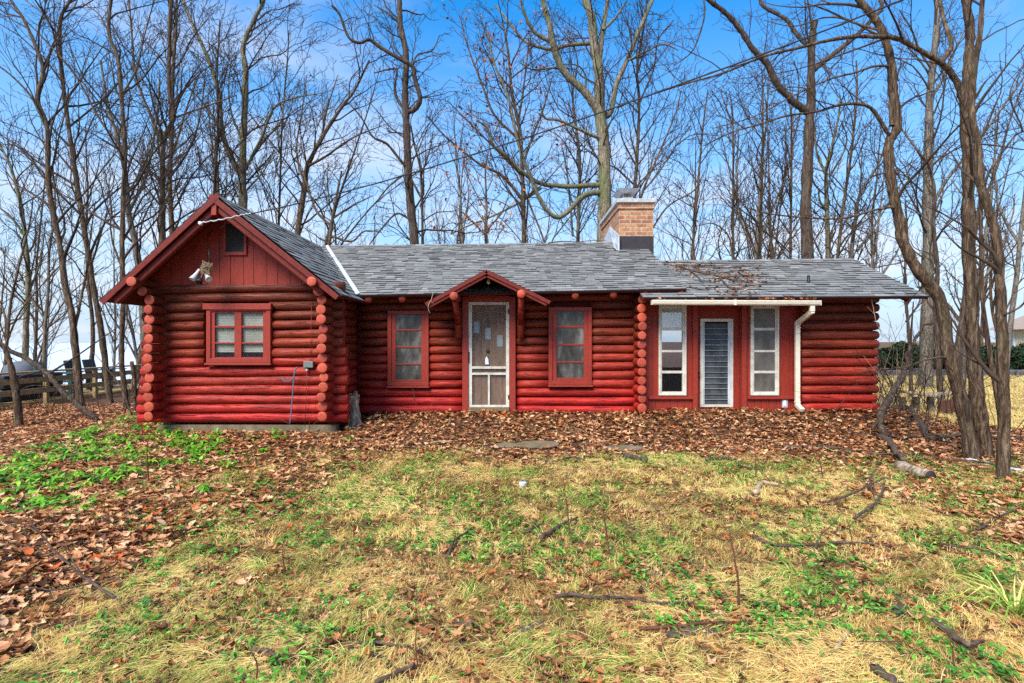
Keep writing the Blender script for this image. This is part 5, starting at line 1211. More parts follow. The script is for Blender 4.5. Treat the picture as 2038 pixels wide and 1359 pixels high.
stick('branch crossing the leaves behind the right hand trunks', [(1880, 858), (1940, 866), (2000, 868), (2050, 870)], 7, sub=1)
stick('black rotten branch piece lying below the broken leaning branch', [(1756, 868), (1772, 882), (1780, 895), (1795, 915)], 13, w1=9)
stick('dark twiggy branch in the leaves left of the cut log', [(1640, 1000), (1690, 985), (1730, 965), (1762, 950)], 5, sub=3.5, lift=.05)
stick('thin stick lying before the two right hand trunks', [(1870, 915), (1930, 917), (1985, 925), (2036, 932)], 6, sub=1)
stick('thin pale stick in the straw near the forked dark branch', [(1345, 1180), (1360, 1168), (1385, 1155)], 5, 'stick_pale')
# arching sapling branch in the lower left corner
q0 = G(243, 1197); y0 = q0.y
def at(px, py, dy): return np.array(W(px, py, y0 + dy))
woody('fallen_branch', 'thin arching bare branch propped over the leaves in the lower left corner', 'branch', [G(300, 1192, .01), G(243, 1197, .02), at(185, 1160, .0), at(140, 1125, .0), at(82, 1063, .05), at(25, 985, .1)], .011, .003, 'stick', 1.2, 'sticks on the lawn',
      [([at(185, 1160, 0), at(110, 1174, -.1), at(60, 1170, -.15), at(0, 1186, -.2)], .006, .003), ([at(140, 1123, 0), at(95, 1100, .05), at(0, 1070, .1)], .005, .002), ([at(241, 1197, 0), at(205, 1226, -.12), at(177, 1244, -.18)], .008, .003), ([at(165, 1145, 0), at(130, 1095, .05), at(110, 1072, .06)], .004, .002), ([at(82, 1063, .05), at(40, 1040, .1), at(0, 1036, .1)], .004, .002)])
# upright dead stems
for lb, x0, y0_, x1, y1, w in (
    ('short dark stem standing in the grass below the wing window', 570, 1138, 563, 1085, 4), ('dark upright stem in the straw left of the middle of the lawn', 715, 1265, 718, 1200, 3.5), ('reddish upright stem at the bottom of the lawn, in front of the door', 834, 1338, 830, 1240, 4),
    ('dark straight stem standing left of the short bent stick', 1048, 1167, 1042, 1076, 4), ('slender stem standing between the bent stick and the leaf bank', 1136, 1074, 1120, 948, 3), ('pair-tipped brown stem in the middle of the lawn', 1215, 1110, 1200, 1004, 4.5),
    ('tallest reddish stem, standing right of the forked dark branch', 1470, 1214, 1450, 1055, 6), ('thin stem at the grass edge before the white window', 1504, 950, 1502, 880, 3), ('thin reddish stem on the right beside the level branch', 1702, 1116, 1686, 1033, 3.5),
    ('dry brown stem near the lower right of the lawn', 1896, 1338, 1889, 1268, 5), ('short stem in the leaves below the downspout', 1640, 955, 1629, 897, 3.5), ('dark stem rising among the bright green plants', 296, 964, 293, 876, 4),
    ('dark stem at the bottom edge left of the middle', 505, 1370, 500, 1296, 5), ('thin stem low between the two bark slabs and the log', 1630, 1250, 1626, 1215, 4)):
    b0 = np.array(G(x0, y0_)); t_ = np.array(W(x1, y1, b0[1])); mid = (b0 + t_) / 2 + rng.normal(0, .01, 3)
    woody('dead_stem', lb, 'stem', [b0 - np.array([0, 0, .03]), mid, t_], w * b0[1] / F / 2, w * .4 * b0[1] / F / 2, 'stem', 3 if w > 3.6 else None, 'upright dead stems in the lawn', sides=6)
# slabs of bark
def plate(name, label, cat, px, py, L, Wd, th, yaw, mat, group=None, tilt=.1, curve=.3):
    q = G(px, py); n = 9; vs = []; prof = [(.5 * math.cos(a_) * (1 + .25 * rng.random()), .5 * math.sin(a_) * (1 + .25 * rng.random())) for a_ in np.linspace(0, 2 * np.pi, 14, endpoint=False)]
    M_ = Matrix.Translation(q + Vector((0, 0, th * .4 + .012))) @ Matrix.Rotation(yaw, 4, 'Z') @ Matrix.Rotation(tilt, 4, 'X')
    m = MB(); k = len(prof)
    top = [M_ @ Vector((x * L, y * Wd, th - curve * (y * Wd) ** 2 / Wd * 2)) for x, y in prof]; bot = [M_ @ Vector((x * L, y * Wd, -curve * (y * Wd) ** 2 / Wd * 2)) for x, y in prof]
    m.add(top + bot, [tuple(range(k)), tuple(range(2 * k - 1, k - 1, -1))] + [(i + k, (i + 1) % k + k, (i + 1) % k, i) for i in range(k)])
    return tag(m.build(name, MAT[mat], None, min(.01, th * .3)), label, cat, group)
plate('bark_slab', 'longer dark bark slab at the bottom of the lawn', 'bark', 1357, 1268, .17, .06, .018, .25, 'stick', 'slabs of bark')
plate('bark_slab', 'short dark bark slab right of the longer one', 'bark', 1413, 1268, .12, .06, .02, -.7, 'stick', 'slabs of bark')
plate('bark_slab', 'ragged dark bark slab low in the middle of the straw', 'bark', 1058, 1257, .14, .055, .02, .5, 'stick', 'slabs of bark')
plate('bark_slab', 'dark bark slab in the straw under the middle of the porch', 'bark', 920, 1250, .13, .05, .016, .5, 'stick', 'slabs of bark')
plate('bark_slab', 'flat brown bark slab above the forked dark branch', 'bark', 1292, 1140, .18, .09, .015, -.6, 'stick', 'slabs of bark')
plate('bark_slab', 'dark bark slab among the leaves in the lower right', 'bark', 1795, 1225, .14, .08, .02, .9, 'stick', 'slabs of bark')
plate('stepping_stone', 'broad mossy concrete stepping stone showing through the mud before the porch', 'stone', 1070, 890, .62, .46, .03, .1, 'concrete', 'stepping stones', .0, 0)
plate('stepping_stone', 'half buried grey stepping stone right of the broad mossy one', 'stone', 1245, 896, .52, .3, .025, -.1, 'concrete', 'stepping stones', .0, 0)
plate('stepping_stone', 'muddy stepping stone left of the broad mossy one', 'stone', 1010, 890, .34, .3, .02, .3, 'concrete', 'stepping stones', .0, 0)
plate('paper_scrap', 'cream scrap on the leaf bank right of the porch', 'scrap', 1199, 869, .16, .10, .008, .3, 'stick_pale', None, .3, 0)
plate('stone', 'pale grey stone in the straw below the stepping stones', 'stone', 1040, 972, .08, .06, .04, .3, 'cap', None, .1, 0)
# cut log, white plank, driftwood stump
def log_piece(name, label, cat, p, q, r, mat, endmat):
    m = MB(); p, q = Vector(p), Vector(q); k = 6
    m.tube([p.lerp(q, i / k) + Vector((0, 0, .006 * math.sin(i * 2))) for i in range(k + 1)], [r * random.uniform(.94, 1.05) for _ in range(k + 1)], 18, True, .5, .05)
    o = tag(m.build(name, MAT[mat]), label, cat)
    e = MB(); e.lathe([(r * .95, 0), (r * .9, .006), (.0001, .01)], q, q - p, 18); e.build('cut_end', MAT[endmat], o); return o
p, q = G(1795, 930, .05), G(1852, 948, .05)
log_piece('cut_log', 'short cut log with a dark hollow end lying by the right hand trunks', 'log', p + Vector((0, .05, 0)), q, .07, 'grey_wood', 'screen_dark')
p, q = G(1925, 914, .03), G(2090, 948, .03); m = MB(); m.bar(p, q, .09, .03); tag(m.build('white_plank', MAT['white'], None, .005), 'white painted plank lying in the leaves behind the right hand stems', 'plank')
st = Wood(); bq = np.array(W(706, 835, 9.35)); bq[2] = float(gz(bq[0], bq[1])) - .03
tp = np.array(W(702, 786, 9.35)); P_ = smooth_path([bq, bq * .5 + tp * .5 + np.array([.01, .02, 0]), tp], 5); st.add(P_, np.array([.14, .125, .11, .1, .09, .085, .08, .08, .085, .095, .10]) , 12)
for dx_, dz_, dy_ in ((-.13, .0, -.05), (.16, .02, -.05), (.08, .04, -.12)): st.add(smooth_path([bq + np.array([dx_, dy_, -.03]), bq + np.array([dx_ * .45, dy_ * .5, .12]), (bq + tp) / 2], 4), np.linspace(.045, .06, 9), 7)
st.add(smooth_path([tp + np.array([0, 0, -.06]), tp + np.array([.05, -.02, .03]), tp + np.array([.07, -.03, .075])], 4), np.linspace(.06, .02, 9), 7); st.add(smooth_path([tp + np.array([0, 0, -.06]), tp + np.array([-.05, 0, .02])], 4), np.linspace(.06, .025, 5), 7)
tag(link('stump', st.mesh('stump', .35), None, MAT['grey_wood']), 'grey weathered hollow stump standing at the right corner of the wing', 'stump')
# broken leaning branches
def leaning(label, pts, Ys, r0, r1, sub=1.5, name='fallen_branch', subs=(), mat='stick'):
    P = [np.array(W(px, py, Y)) for (px, py), Y in zip(pts, Ys)]; z = float(gz(P[0][0], P[0][1])); P[0][2] = min(P[0][2], z + .02)
    return woody(name, label, 'branch', P, r0, r1, mat, sub, None, [([np.array(W(*a_)) for a_ in Q], s0, s1) for Q, s0, s1 in subs])
leaning('thick black broken branch leaning up from the leaves at the right corner of the annex', [(1762, 850), (1752, 828), (1772, 790), (1790, 758), (1802, 730), (1812, 690), (1835, 655), (1870, 630)], [8.6, 8.7, 8.9, 9.1, 9.3, 9.4, 9.5, 9.6], .062, .014, 1.4, subs=[([(1748, 835, 8.7), (1735, 855, 8.5)], .03, .015), ([(1812, 690, 9.4), (1815, 640, 9.4), (1818, 600, 9.3)], .02, .008)], mat='bark_dark')
leaning('long dark fallen branch slanting across the deck rail to the ground on the left', [(197, 839), (150, 803), (118, 772), (95, 745), (62, 720), (20, 696), (-40, 660)], [10.6, 10.7, 10.8, 10.9, 11, 11, 11], .05, .045, 1.0, subs=[([(95, 745, 10.9), (150, 710, 10.8), (200, 675, 10.7), (250, 640, 10.6)], .022, .006), ([(85, 738, 10.9), (40, 750, 10.6), (25, 770, 10.4)], .02, .01), ([(118, 772, 10.8), (60, 768, 10.5), (20, 790, 10.3)], .015, .006)], mat='bark_dark')
leaning('thin grey branch leaning from the leaves against the left corner of the wing', [(262, 800), (240, 770), (215, 735), (185, 700)], [11.5, 11.6, 11.7, 11.8], .015, .005, 2)
b0 = np.array(W(272, 795, 12.0)); b0[2] = float(gz(b0[0], b0[1])) - .05
woody('wooden_stake', 'brown broken wooden stake standing left of the wing corner', 'stake', [b0, np.array(W(268, 760, 12)), np.array(W(262, 720, 12))], .05, .04, 'bark_brown')
# bare shrubs
def shrub(label, px, py, Y, n, h, spread, r=.008, mat='stem', group='bare thickets beside the cabin'):
    q = W(px, py, Y); z = float(gz(q.x, q.y)); w = Wood(); o = dict(DEF); o.update(view=False, cap=500, rmin=.0028, max=3, up=.2, dens=(0, 2.6, 3.4, 3.5, 0), len=((0, 0), (.2, .9), (.12, .4), (.06, .2), (0, 0)), rmax=(0, r * .6, .004, .003, 0))
    for _ in range(n):
        p = np.array([q.x + rng.normal(0, spread * .3), q.y + rng.normal(0, spread * .3), z - .03]); d = np.array([rng.normal(0, .35), rng.normal(0, .3), 1]); P = [p]; L = h * rng.uniform(.55, 1.1)
        for _ in range(6): d = d + rng.normal(0, .16, 3); d /= np.linalg.norm(d); P.append(P[-1] + d * L / 6)
        T = smooth_path(P, 2); r_ = np.linspace(r * rng.uniform(.7, 1.2), .003, len(T)); w.add(T, r_, 5); spawn(w, [], T, r_, 1, o, .2)
    tag(link('bare_shrub', w.mesh('bare_shrub'), None, MAT[mat]), label, 'shrub', group)
shrub('tangle of bare stems at the right wall of the annex', 1782, 830, 10.4, 9, 2.3, .6, .012, 'twig')
shrub('bare twiggy bush in front of the broken bench', 1835, 830, 9.6, 9, 1.2, .8, .009, 'twig')
shrub('loose bare stems between the bench and the right hand trunks', 1890, 830, 10.5, 7, 1.8, .8, .01, 'twig')
shrub('low bare bush at the right edge of the dry field', 2010, 850, 8.6, 6, .9, .7, .008, 'twig')
shrub('bare brush along the deck rail left of the wing', 235, 800, 11.9, 9, 1.3, .8, .009, 'twig')
shrub('bare brush tangled under the slanting branch by the deck', 120, 800, 11.4, 8, 1.2, .8, .008, 'twig')
shrub('thin bare sprout against the wall under the left main window', 823, 810, 10.0, 2, .75, .12, .006)
shrub('reddish bare sprout beneath the junction box', 612, 850, 8.7, 2, .6, .1, .005)
shrub('dense brown brush at the foot of the black leaning branch', 1800, 835, 9.3, 12, .9, 1.0, .008, 'stick')
shrub('tall thin bare stems standing behind the broken bench', 1850, 800, 12.5, 8, 2.6, 1.0, .012, 'twig')
shrub('bare stems close behind the right end of the annex', 1770, 800, 13.0, 7, 2.8, .6, .012, 'twig')
shrub('tangled bare vines climbing the outer corner of the annex', 1763, 815, 10.3, 6, 1.9, .25, .007, 'stick_pale')
shrub('knee-high bare brush spreading below the eave corner of the annex', 1815, 850, 8.8, 10, .8, 1.1, .007, 'stick')
# fallen branches on the roofs
def roofpt(px, py, l=.02):
    """point on the annex roof plane"""
    d = W(px, py, 1.0) - Vector((0, 0, EYE)); n = ((B2 - A2).cross(D2 - A2)).normalized(); n = n if n.z > 0 else -n
    t = (A2 - Vector((0, 0, EYE))).dot(n) / d.dot(n); return np.array(Vector((0, 0, EYE)) + d * t + n * l)
def roofstick(label, pts, r, sub, l=.03, mat='stick', subs=()):
    return woody('fallen_branch', label, 'branch', [roofpt(a_, c_, l) for a_, c_ in pts], r, r * .35, mat, sub, 'branches lying on the annex roof', [([roofpt(a_, c_, l) for a_, c_ in Q], r * .6, r * .25) for Q in subs])
roofstick('largest twiggy dead branch lying across the middle of the annex roof', [(1345, 531), (1372, 540), (1400, 547), (1430, 553), (1465, 562), (1500, 566)], .022, 5, .04, 'stick', [[(1372, 540), (1390, 556), (1400, 568)], [(1400, 547), (1440, 546), (1480, 540), (1510, 536)], [(1430, 553), (1450, 575), (1470, 580)], [(1350, 530), (1400, 534), (1450, 530)], [(1440, 555), (1480, 552), (1530, 548)]])
roofstick('long thin branch lying near the ridge of the annex roof', [(1420, 537), (1470, 533), (1520, 534), (1580, 530), (1632, 531)], .013, 2.5, .03, 'stick', [[(1560, 531), (1600, 526), (1630, 528)]])
roofstick('small forked twig left on the annex roof by the main rake', [(1372, 573), (1392, 578), (1415, 577)], .014, 3)
roofstick('little pale twig stuck on the annex roof near the vent pipe', [(1553, 548), (1565, 556), (1578, 562)], .008, 3, .02, 'stick_pale')
roofstick('dark thin twig below the long branch on the annex roof', [(1480, 572), (1530, 566), (1580, 568)], .009, 4, .02)
TL, f_ = oval(.3, .4, 4); n_ = 420
c_ = [(1440, 563), (1400, 540), (1467, 582), (1500, 560), (1345, 531), (1480, 545)]
pp = np.array([roofpt(c_[i % 6][0] + rng.normal(0, 22), min(590, max(524, c_[i % 6][1] + rng.normal(0, 8))), .012 + .03 * rng.random()) for i in range(n_)])
V, Fc, A_ = stamp(TL, f_, pp, rand_rot(n_, np.abs(rng.normal(.4, .3, n_))), rng.uniform(.03, .09, n_), rng.beta(2, 2, n_) * .85, rng.normal(.3, .6, n_))
tag(link('roof_leaves', np_mesh('roof_leaves', V, Fc, A_), None, MAT['leaf']), 'dead leaves caught among the branches on the annex roof', 'leaves', kind='stuff')
n_ = 46; gxp = np.array([X(p_, GY) for p_ in np.concatenate([rng.uniform(1310, 1625, 30), rng.normal(1522, 6, 16)])])
pp = np.stack([gxp, np.full(n_, GY) + rng.normal(-.01, .02, n_), np.full(n_, g1 + .002) + rng.uniform(0, .03, n_)], 1)
V, Fc, A_ = stamp(TL, f_, pp, rand_rot(n_, np.abs(rng.normal(.5, .3, n_))), rng.uniform(.05, .1, n_), rng.choice([.5, .6, .75, 1.0], n_), rng.normal(.3, .6, n_))
tag(link('gutter_leaves', np_mesh('gutter_leaves', V, Fc, A_), None, MAT['leaf']), 'rusty dead leaves piled along the cream gutter', 'leaves', kind='stuff')
woody('fallen_branch', 'crooked twig lying along the main ridge left of the chimney', 'branch', [np.array(W(px, py, 13.0)) + np.array([0, -.08, .03]) for px, py in ((1090, 487), (1120, 484), (1150, 485), (1180, 482), (1205, 483))], .016, .006, 'stick', 3, 'twigs on the main roof')
woody('fallen_branch', 'small bare twig caught at the left eave of the porch canopy', 'branch', [np.array(W(px, py, 9.38)) for px, py in ((862, 583), (858, 596), (852, 610), (856, 624))], .007, .003, 'stick_pale', 3, 'twigs on the main roof')
woody('fallen_branch', 'pale bare twig hanging from the annex eave near its right corner', 'branch', [np.array(W(px, py, 9.7)) for px, py in ((1731, 578), (1738, 612), (1744, 640), (1757, 670))], .008, .004, 'stick_pale', 1.5, 'twigs on the main roof', [([np.array(W(1740, 625, 9.7)), np.array(W(1726, 610, 9.65))], .005, .003)])
# overhead cable, nest, cord
def sag(P, n=30): return smooth_path(P, n // (len(P) - 1))
w = Wood(); C3 = [(397, 443, 8.42), (520, 421, 8.1), (650, 391, 7.8), (797, 351, 7.5), (1018, 283, 7.1), (1183, 228, 6.8), (1349, 169, 6.5), (1560, 92, 6.2), (1790, 2, 5.9), (2000, -85, 5.6), (2300, -215, 5.2)]
T = smooth_path([np.array(W(*c)) for c in C3], 6); w.add(T, np.full(len(T), .0085), 6)
T2 = T.copy(); k = np.arange(len(T)); T2[:, 2] += .010 * np.sin(k * 2.2); T2[:, 0] += .004 * np.cos(k * 2.2); w.add(T2, np.full(len(T), .006), 6)
cab_o = tag(link('overhead_cable', w.mesh('overhead_cable'), None, MAT['wire']), 'black overhead cable running from the wing gable up to the right', 'cable')
w = Wood(); T = smooth_path([np.array(W(*c)) for c in ((400, 443, 8.41), (440, 437, 8.3), (480, 428, 8.2), (500, 425, 8.15))], 8); T[:, 2] += .008 * np.sin(np.arange(len(T)) * 2.0); w.add(T, np.full(len(T), .009), 6); link('splice_sleeve', w.mesh('splice_sleeve'), cab_o, MAT['silver'])
w = Wood(); T = smooth_path([np.array(W(*c)) for c in ((450, 433, 8.3), (447, 448, 8.5), (432, 458, 8.7), (418, 461, 8.88), (416, 470, 8.9))], 6); w.add(T, np.full(len(T), .007), 6); link('drop_wire', w.mesh('drop_wire'), cab_o, MAT['wire'])
nb = Wood(); qn = np.array(W(411, 533, 8.56))
for _ in range(260):
    a0 = rng.uniform(0, 6.28); rr_ = rng.uniform(.03, .085); z0 = rng.normal(0, .028); L_ = rng.uniform(.5, 1.5)
    P = [qn + np.array([math.cos(a0 + L_ * t) * rr_, math.sin(a0 + L_ * t) * rr_ * .8, z0 + .02 * rng.normal()]) for t in (0, .33, .66, 1)]
    nb.add(np.array(P), np.full(4, .0025), 3)
for _ in range(16):
    a0 = rng.uniform(0, 6.28); P = [qn + np.array([math.cos(a0) * .06 * t, -.03 * t, -.05 * t - .09 * t * t * rng.random()]) + rng.normal(0, .006, 3) for t in (0, .5, 1, 1.5)]; nb.add(np.array(P), np.full(4, .002), 3)
tag(link('bird_nest', nb.mesh('bird_nest'), None, MAT['stick_pale']), 'straw bird nest built on the dangling floodlights under the gable', 'nest')
w = Wood(); T = smooth_path([np.array(W(*c)) for c in ((560, 750, 8.84), (566, 758, 8.82), (578, 757, 8.82), (585, 748, 8.82), (588, 735, 8.82), (592, 731, 8.83), (586, 742, 8.82), (583, 775, 8.82), (580, 815, 8.8), (577, 842, 8.78))], 6); w.add(T, np.full(len(T), .008), 7)
cd = link('cord', w.mesh('cord'), None, MAT['blue_cord']); tag(cd, 'blue cord looped over a hook under the junction box', 'cord')
# ================================================================== deck by the lake on the left
dk = empty('deck', (-13.6, 14, 0), 'low wooden deck overlooking the lake beyond the left end of the cabin', 'deck')
dx0, dx1, dy0, dy1, dz = -17.5, -11.55, 8.6, 18.4, .12
m = MB(); yy = dy0
while yy < dy1: m.box((dx0, yy, dz - .04), (dx1 - .06, yy + .135, dz), random.random()); yy += .142
m.build('deck_boards', MAT['deck'], dk)
m = MB(); m.box((dx1 - .05, dy0, dz - .34), (dx1, dy1, dz - .02)); m.build('rim_joist', MAT['deck'], dk, .006)
rl = empty('deck_railing', (-11.5, 13, .1), 'three-rail weathered wooden railing along the near side of the deck', 'railing')
for y in np.arange(8.8, 18.5, 1.6):
    m = MB(); m.box((dx1 + .005, y, -.2), (dx1 + .095, y + .09, .80)); m.build('post', MAT['deck'], rl, .006)
for z0, z1, t_ in ((.80, .84, .14), (.56, .69, .035), (.30, .43, .035)):
    m = MB(); m.box((dx1 + .05 - t_ / 2 + (.06 if t_ < .1 else 0), dy0, z0), (dx1 + .05 + t_ / 2 + (.06 if t_ < .1 else 0), dy1, z1)); m.build('rail', MAT['deck'], rl, .006)
def chair(label, x, y, yaw, mat):
    e = empty('deck_chair', (x, y, dz), label, 'chair', 'chairs on the deck'); M_ = Matrix.Translation((x, y, dz)) @ Matrix.Rotation(yaw, 4, 'Z')
    m = MB(); [m.box((-.28 + i * .115, .30, .34), (-.18 + i * .115, .335, .98), .5, M_ @ Matrix.Rotation(R(-14), 4, 'X')) for i in range(5)]; m.build('backrest', MAT[mat], e)
    m = MB(); [m.box((-.28, -.3 + i * .11, .33), (.28, -.2 + i * .11, .355), .5, M_) for i in range(6)]; m.build('seat', MAT[mat], e)
    for sx in (-1, 1):
        m = MB(); m.box((sx * .34 - .06, -.36, .56), (sx * .34 + .06, .34, .585), .5, M_); m.build('armrest', MAT[mat], e)
        for sy in (-.3, .28): m = MB(); m.box((sx * .32 - .03, sy - .04, 0), (sx * .32 + .03, sy + .04, .555), .5, M_); m.build('leg', MAT[mat], e)
chair('dark green slatted chair behind the deck railing, left of the black chairs', -12.3, 15.1, 1.9, 'teal')
chair('black slatted chair behind the deck railing between two leaning trunks', -12.45, 16.3, 1.6, 'black')
chair('black slatted chair on the deck nearest the wing corner', -12.6, 17.2, 1.7, 'black')
e = empty('patio_sofa', (-12.5, 11.9, dz), 'low black patio sofa behind the deck railing at the far left', 'sofa')
for nm, lo, hi in (('base', (-12.6, 12.9, dz), (-11.9, 14.6, dz + .3)), ('seat_cushion', (-12.55, 12.95, dz + .3), (-12.05, 14.55, dz + .42)), ('backrest', (-12.0, 12.9, dz + .3), (-11.85, 14.6, dz + .62))):
    m = MB(); m.box(lo, hi); m.build(nm, MAT['black'], e, .03)
e = empty('grill', (-13.2, 13.6, dz), 'grill under a rounded grey cover standing on the deck', 'grill')
m = MB(); m.lathe([(.40, .5), (.46, .52), (.44, .75), (.40, .92), (.24, 1.02), (.0001, 1.05)], (-13.25, 15.0, dz - .14), (0, 0, 1), 18); m.build('cover', MAT['tarp'], e)
for sx in (-.25, .25):
    for sy in (-.25, .25): m = MB(); m.box((-13.27 + sx, 14.98 + sy, dz), (-13.23 + sx, 15.02 + sy, dz + .42)); m.build('leg', MAT['black'], e)
e = empty('storage_box', (-12.3, 10.6, dz), 'white storage box at the near end of the deck', 'box')
m = MB(); m.box((-12.3, 11.9, dz), (-11.75, 12.6, dz + .36)); m.build('body', MAT['white'], e, .02); m = MB(); m.box((-12.33, 11.87, dz + .365), (-11.72, 12.63, dz + .41)); m.build('lid', MAT['white'], e, .012)
me = np_mesh('lake', np.array([(-1600, -300, -3.2), (-16, -300, -3.2), (-16, 1600, -3.2), (-1600, 1600, -3.2)]), [np.array([(0, 1, 2, 3)])]); tag(link('lake', me, None, MAT['lake']), kind='structure')
# ================================================================== right hand background
e = empty('broken_bench', (8.2, 11.2, .1), 'broken grey wooden bench half sunk in the leaves right of the cabin', 'bench')
p = lambda px, py, Y: W(px, py, Y)
m = MB(); m.bar(p(1790, 778, 11.2), p(1860, 789, 11.2), .34, .05); m.build('seat', MAT['grey_wood'], e, .01)
m = MB(); m.bar(p(1838, 786, 11.5), p(1910, 782, 11.5), .3, .05); m.build('seat', MAT['grey_wood'], e, .01)
for px, Y in ((1796, 11.2), (1822, 11.35), (1852, 11.3), (1902, 11.5)):
    q = p(px, 788, Y); m = MB(); m.box((q.x - .05, q.y - .05, float(gz(q.x, q.y)) - .1), (q.x + .05, q.y + .05, q.z - .02)); m.build('leg', MAT['grey_wood'], e, .006)
m = MB(); m.bar(p(1868, 812, 11.0), p(1905, 806, 11.0), .04, .26); m.build('side_panel', MAT['stem'], e, .006)
def wall_run(name, label, cat, x0, x1, y, h, mat):
    m = MB(); x = x0
    while x < x1:
        w_ = random.uniform(.3, .7); m.box((x, y + random.uniform(-.05, .05), -.1), (x + w_ - .02, y + .5, .12 + h * random.uniform(.75, 1.1)), random.random()); x += w_
    tag(m.build(name, MAT[mat], None, .04), label, cat)
wall_run('stone_edging', 'low dark stone edging along the far side of the dry field', 'wall', 13.5, 34, 22.5, .32, 'stone')
def hedge(label, px, Y, w_, h):
    q = W(px, 740, Y); z = float(gz(q.x, q.y)); n = 2600
    u = rng.normal(size=(n, 3)); u /= np.linalg.norm(u, axis=1, keepdims=True); rad = rng.uniform(.72, 1.05, n) ** .6
    lump = 1 + .22 * np.sin(u[:, 0] * 7 + px) * np.cos(u[:, 2] * 6)
    P = np.stack([q.x + u[:, 0] * w_ * rad * lump, q.y + u[:, 1] * w_ * rad * lump, z + h * .5 + u[:, 2] * h * .52 * rad * lump], 1); P[:, 2] = np.maximum(P[:, 2], z + .05)
    Tq, f = oval(.35, .3, 3); V, Fc, A_ = stamp(Tq, f, P, rand_rot(n, rng.uniform(0, 2.5, n)), rng.uniform(.1, .2, n), rng.beta(2, 2, n) * .6, rng.normal(0, .3, n))
    e = empty('evergreen_shrub', (q.x, q.y, z), label, 'shrub', 'evergreen shrubs beyond the field')
    link('foliage', np_mesh('foliage', V, Fc, A_), e, MAT['evergreen']); m = MB(); m.tube([(q.x, q.y, z - .1), (q.x + .03, q.y, z + h * .6)], [.06, .03], 7); m.build('stem', MAT['bark_brown'], e)
for lb, px, Y, w_, h in (('clipped evergreen shrub seen between the annex and the big grey trunk', 1792, 24, .8, 1.25), ('evergreen shrub half hidden behind the big grey trunk', 1826, 25, .8, 1.2), ('small evergreen shrub behind the leaning brown tree', 1900, 25, .7, 1.0), ('evergreen shrub right of the tall straight brown tree', 1966, 24.5, .75, 1.2), ('evergreen shrub in front of the cream house wall', 2006, 24, .7, 1.1), ('round evergreen shrub nearest the right edge', 2036, 24.3, .8, 1.2)):
    hedge(lb, px, Y, w_, h)
e = empty('cream_house', (31, 33, 0), 'cream house with a brown roof far beyond the dry field', 'house')
hx0, hx1, hy0 = W(1986, 0, 38.5).x, W(1986, 0, 38.5).x + 9, 32.0
m = MB(); m.box((hx0, hy0, 0), (hx1, hy0 + 6.5, W(0, 652, 32).z)); m.build('wall', MAT['stucco'], e)
zt = W(0, 652, 32).z; zr_ = zt + 2.4; m = MB(); a_ = .5
m.add([(hx0 - a_, hy0 - a_, zt), (hx1 + a_, hy0 - a_, zt), (hx1 + a_, hy0 + 6.5 + a_, zt), (hx0 - a_, hy0 + 6.5 + a_, zt), (hx0 + 3, hy0 + 3.3, zr_), (hx1 - 3, hy0 + 3.3, zr_)], [(0, 1, 5, 4), (1, 2, 5), (2, 3, 4, 5), (3, 0, 4), (3, 2, 1, 0)]); m.build('roof', MAT['far_roof'], e)
for y0_ in (37.2, 34.2):
    m = MB(); m.box((hx0 - .05, y0_, .9), (hx0 - .004, y0_ + .9, 2.3)); wf = m.build('window', MAT['white'], e); m = MB(); m.box((hx0 - .06, y0_ + .07, .97), (hx0 - .052, y0_ + .83, 2.23)); m.build('pane', MAT['far_glass'], wf)
# strap-leaved tuft at the lower right
q = G(2015, 1225); n_ = 60
V, Fc, A_ = blades(np.full(n_, q.x) + rng.normal(0, .03, n_), np.full(n_, q.y) + rng.normal(0, .03, n_), np.full(n_, q.z), rng.uniform(0, 6.3, n_), rng.uniform(.18, .42, n_), rng.uniform(.006, .012, n_), rng.uniform(.08, .2, n_), rng.uniform(.84, 1, n_), rng.uniform(.6, 1, n_))
tag(link('grass_tuft', np_mesh('grass_tuft', V, Fc, A_), None, MAT['straw']), 'long-bladed green grass tuft near the lower right corner', 'grass tuft')
_ground()
SKYV, CLOUD, SUN_E, EXPO, CSEED = 1.65, 5.6, 3.8, .93, 3.3
# ================================================================== camera, light, render
cam = bpy.data.cameras.new('camera'); co = bpy.data.objects.new('camera', cam); COL.objects.link(co)
co.location = (0, 0, EYE); co.rotation_euler = (R(90), 0, 0)
cam.sensor_width = 36; cam.lens = 36 * F / 2038.0; cam.clip_end = 3000; cam.clip_start = .05
SC.camera = co
wd = bpy.data.worlds.new('World'); SC.world = wd; wd.use_nodes = True
nt = wd.node_tree; bg = nt.nodes['Background']
SUN_EL, SUN_AZ = 48, 212
sk = nt.nodes.new('ShaderNodeTexSky'); sk.sky_type = 'NISHITA'; sk.sun_disc = False
sk.sun_elevation = R(SUN_EL); sk.sun_rotation = R(SUN_AZ); sk.ozone_density = 4.0; sk.air_density = 1.0; sk.dust_density = .4
hs = nt.nodes.new('ShaderNodeHueSaturation'); hs.inputs['Hue'].default_value = .498; hs.inputs['Saturation'].default_value = 1.5; hs.inputs['Value'].default_value = SKYV
nt.links.new(sk.outputs[0], hs.inputs['Color'])
tc = nt.nodes.new('ShaderNodeTexCoord')
sep = nt.nodes.new('ShaderNodeSeparateXYZ'); nt.links.new(tc.outputs['Generated'], sep.inputs[0])
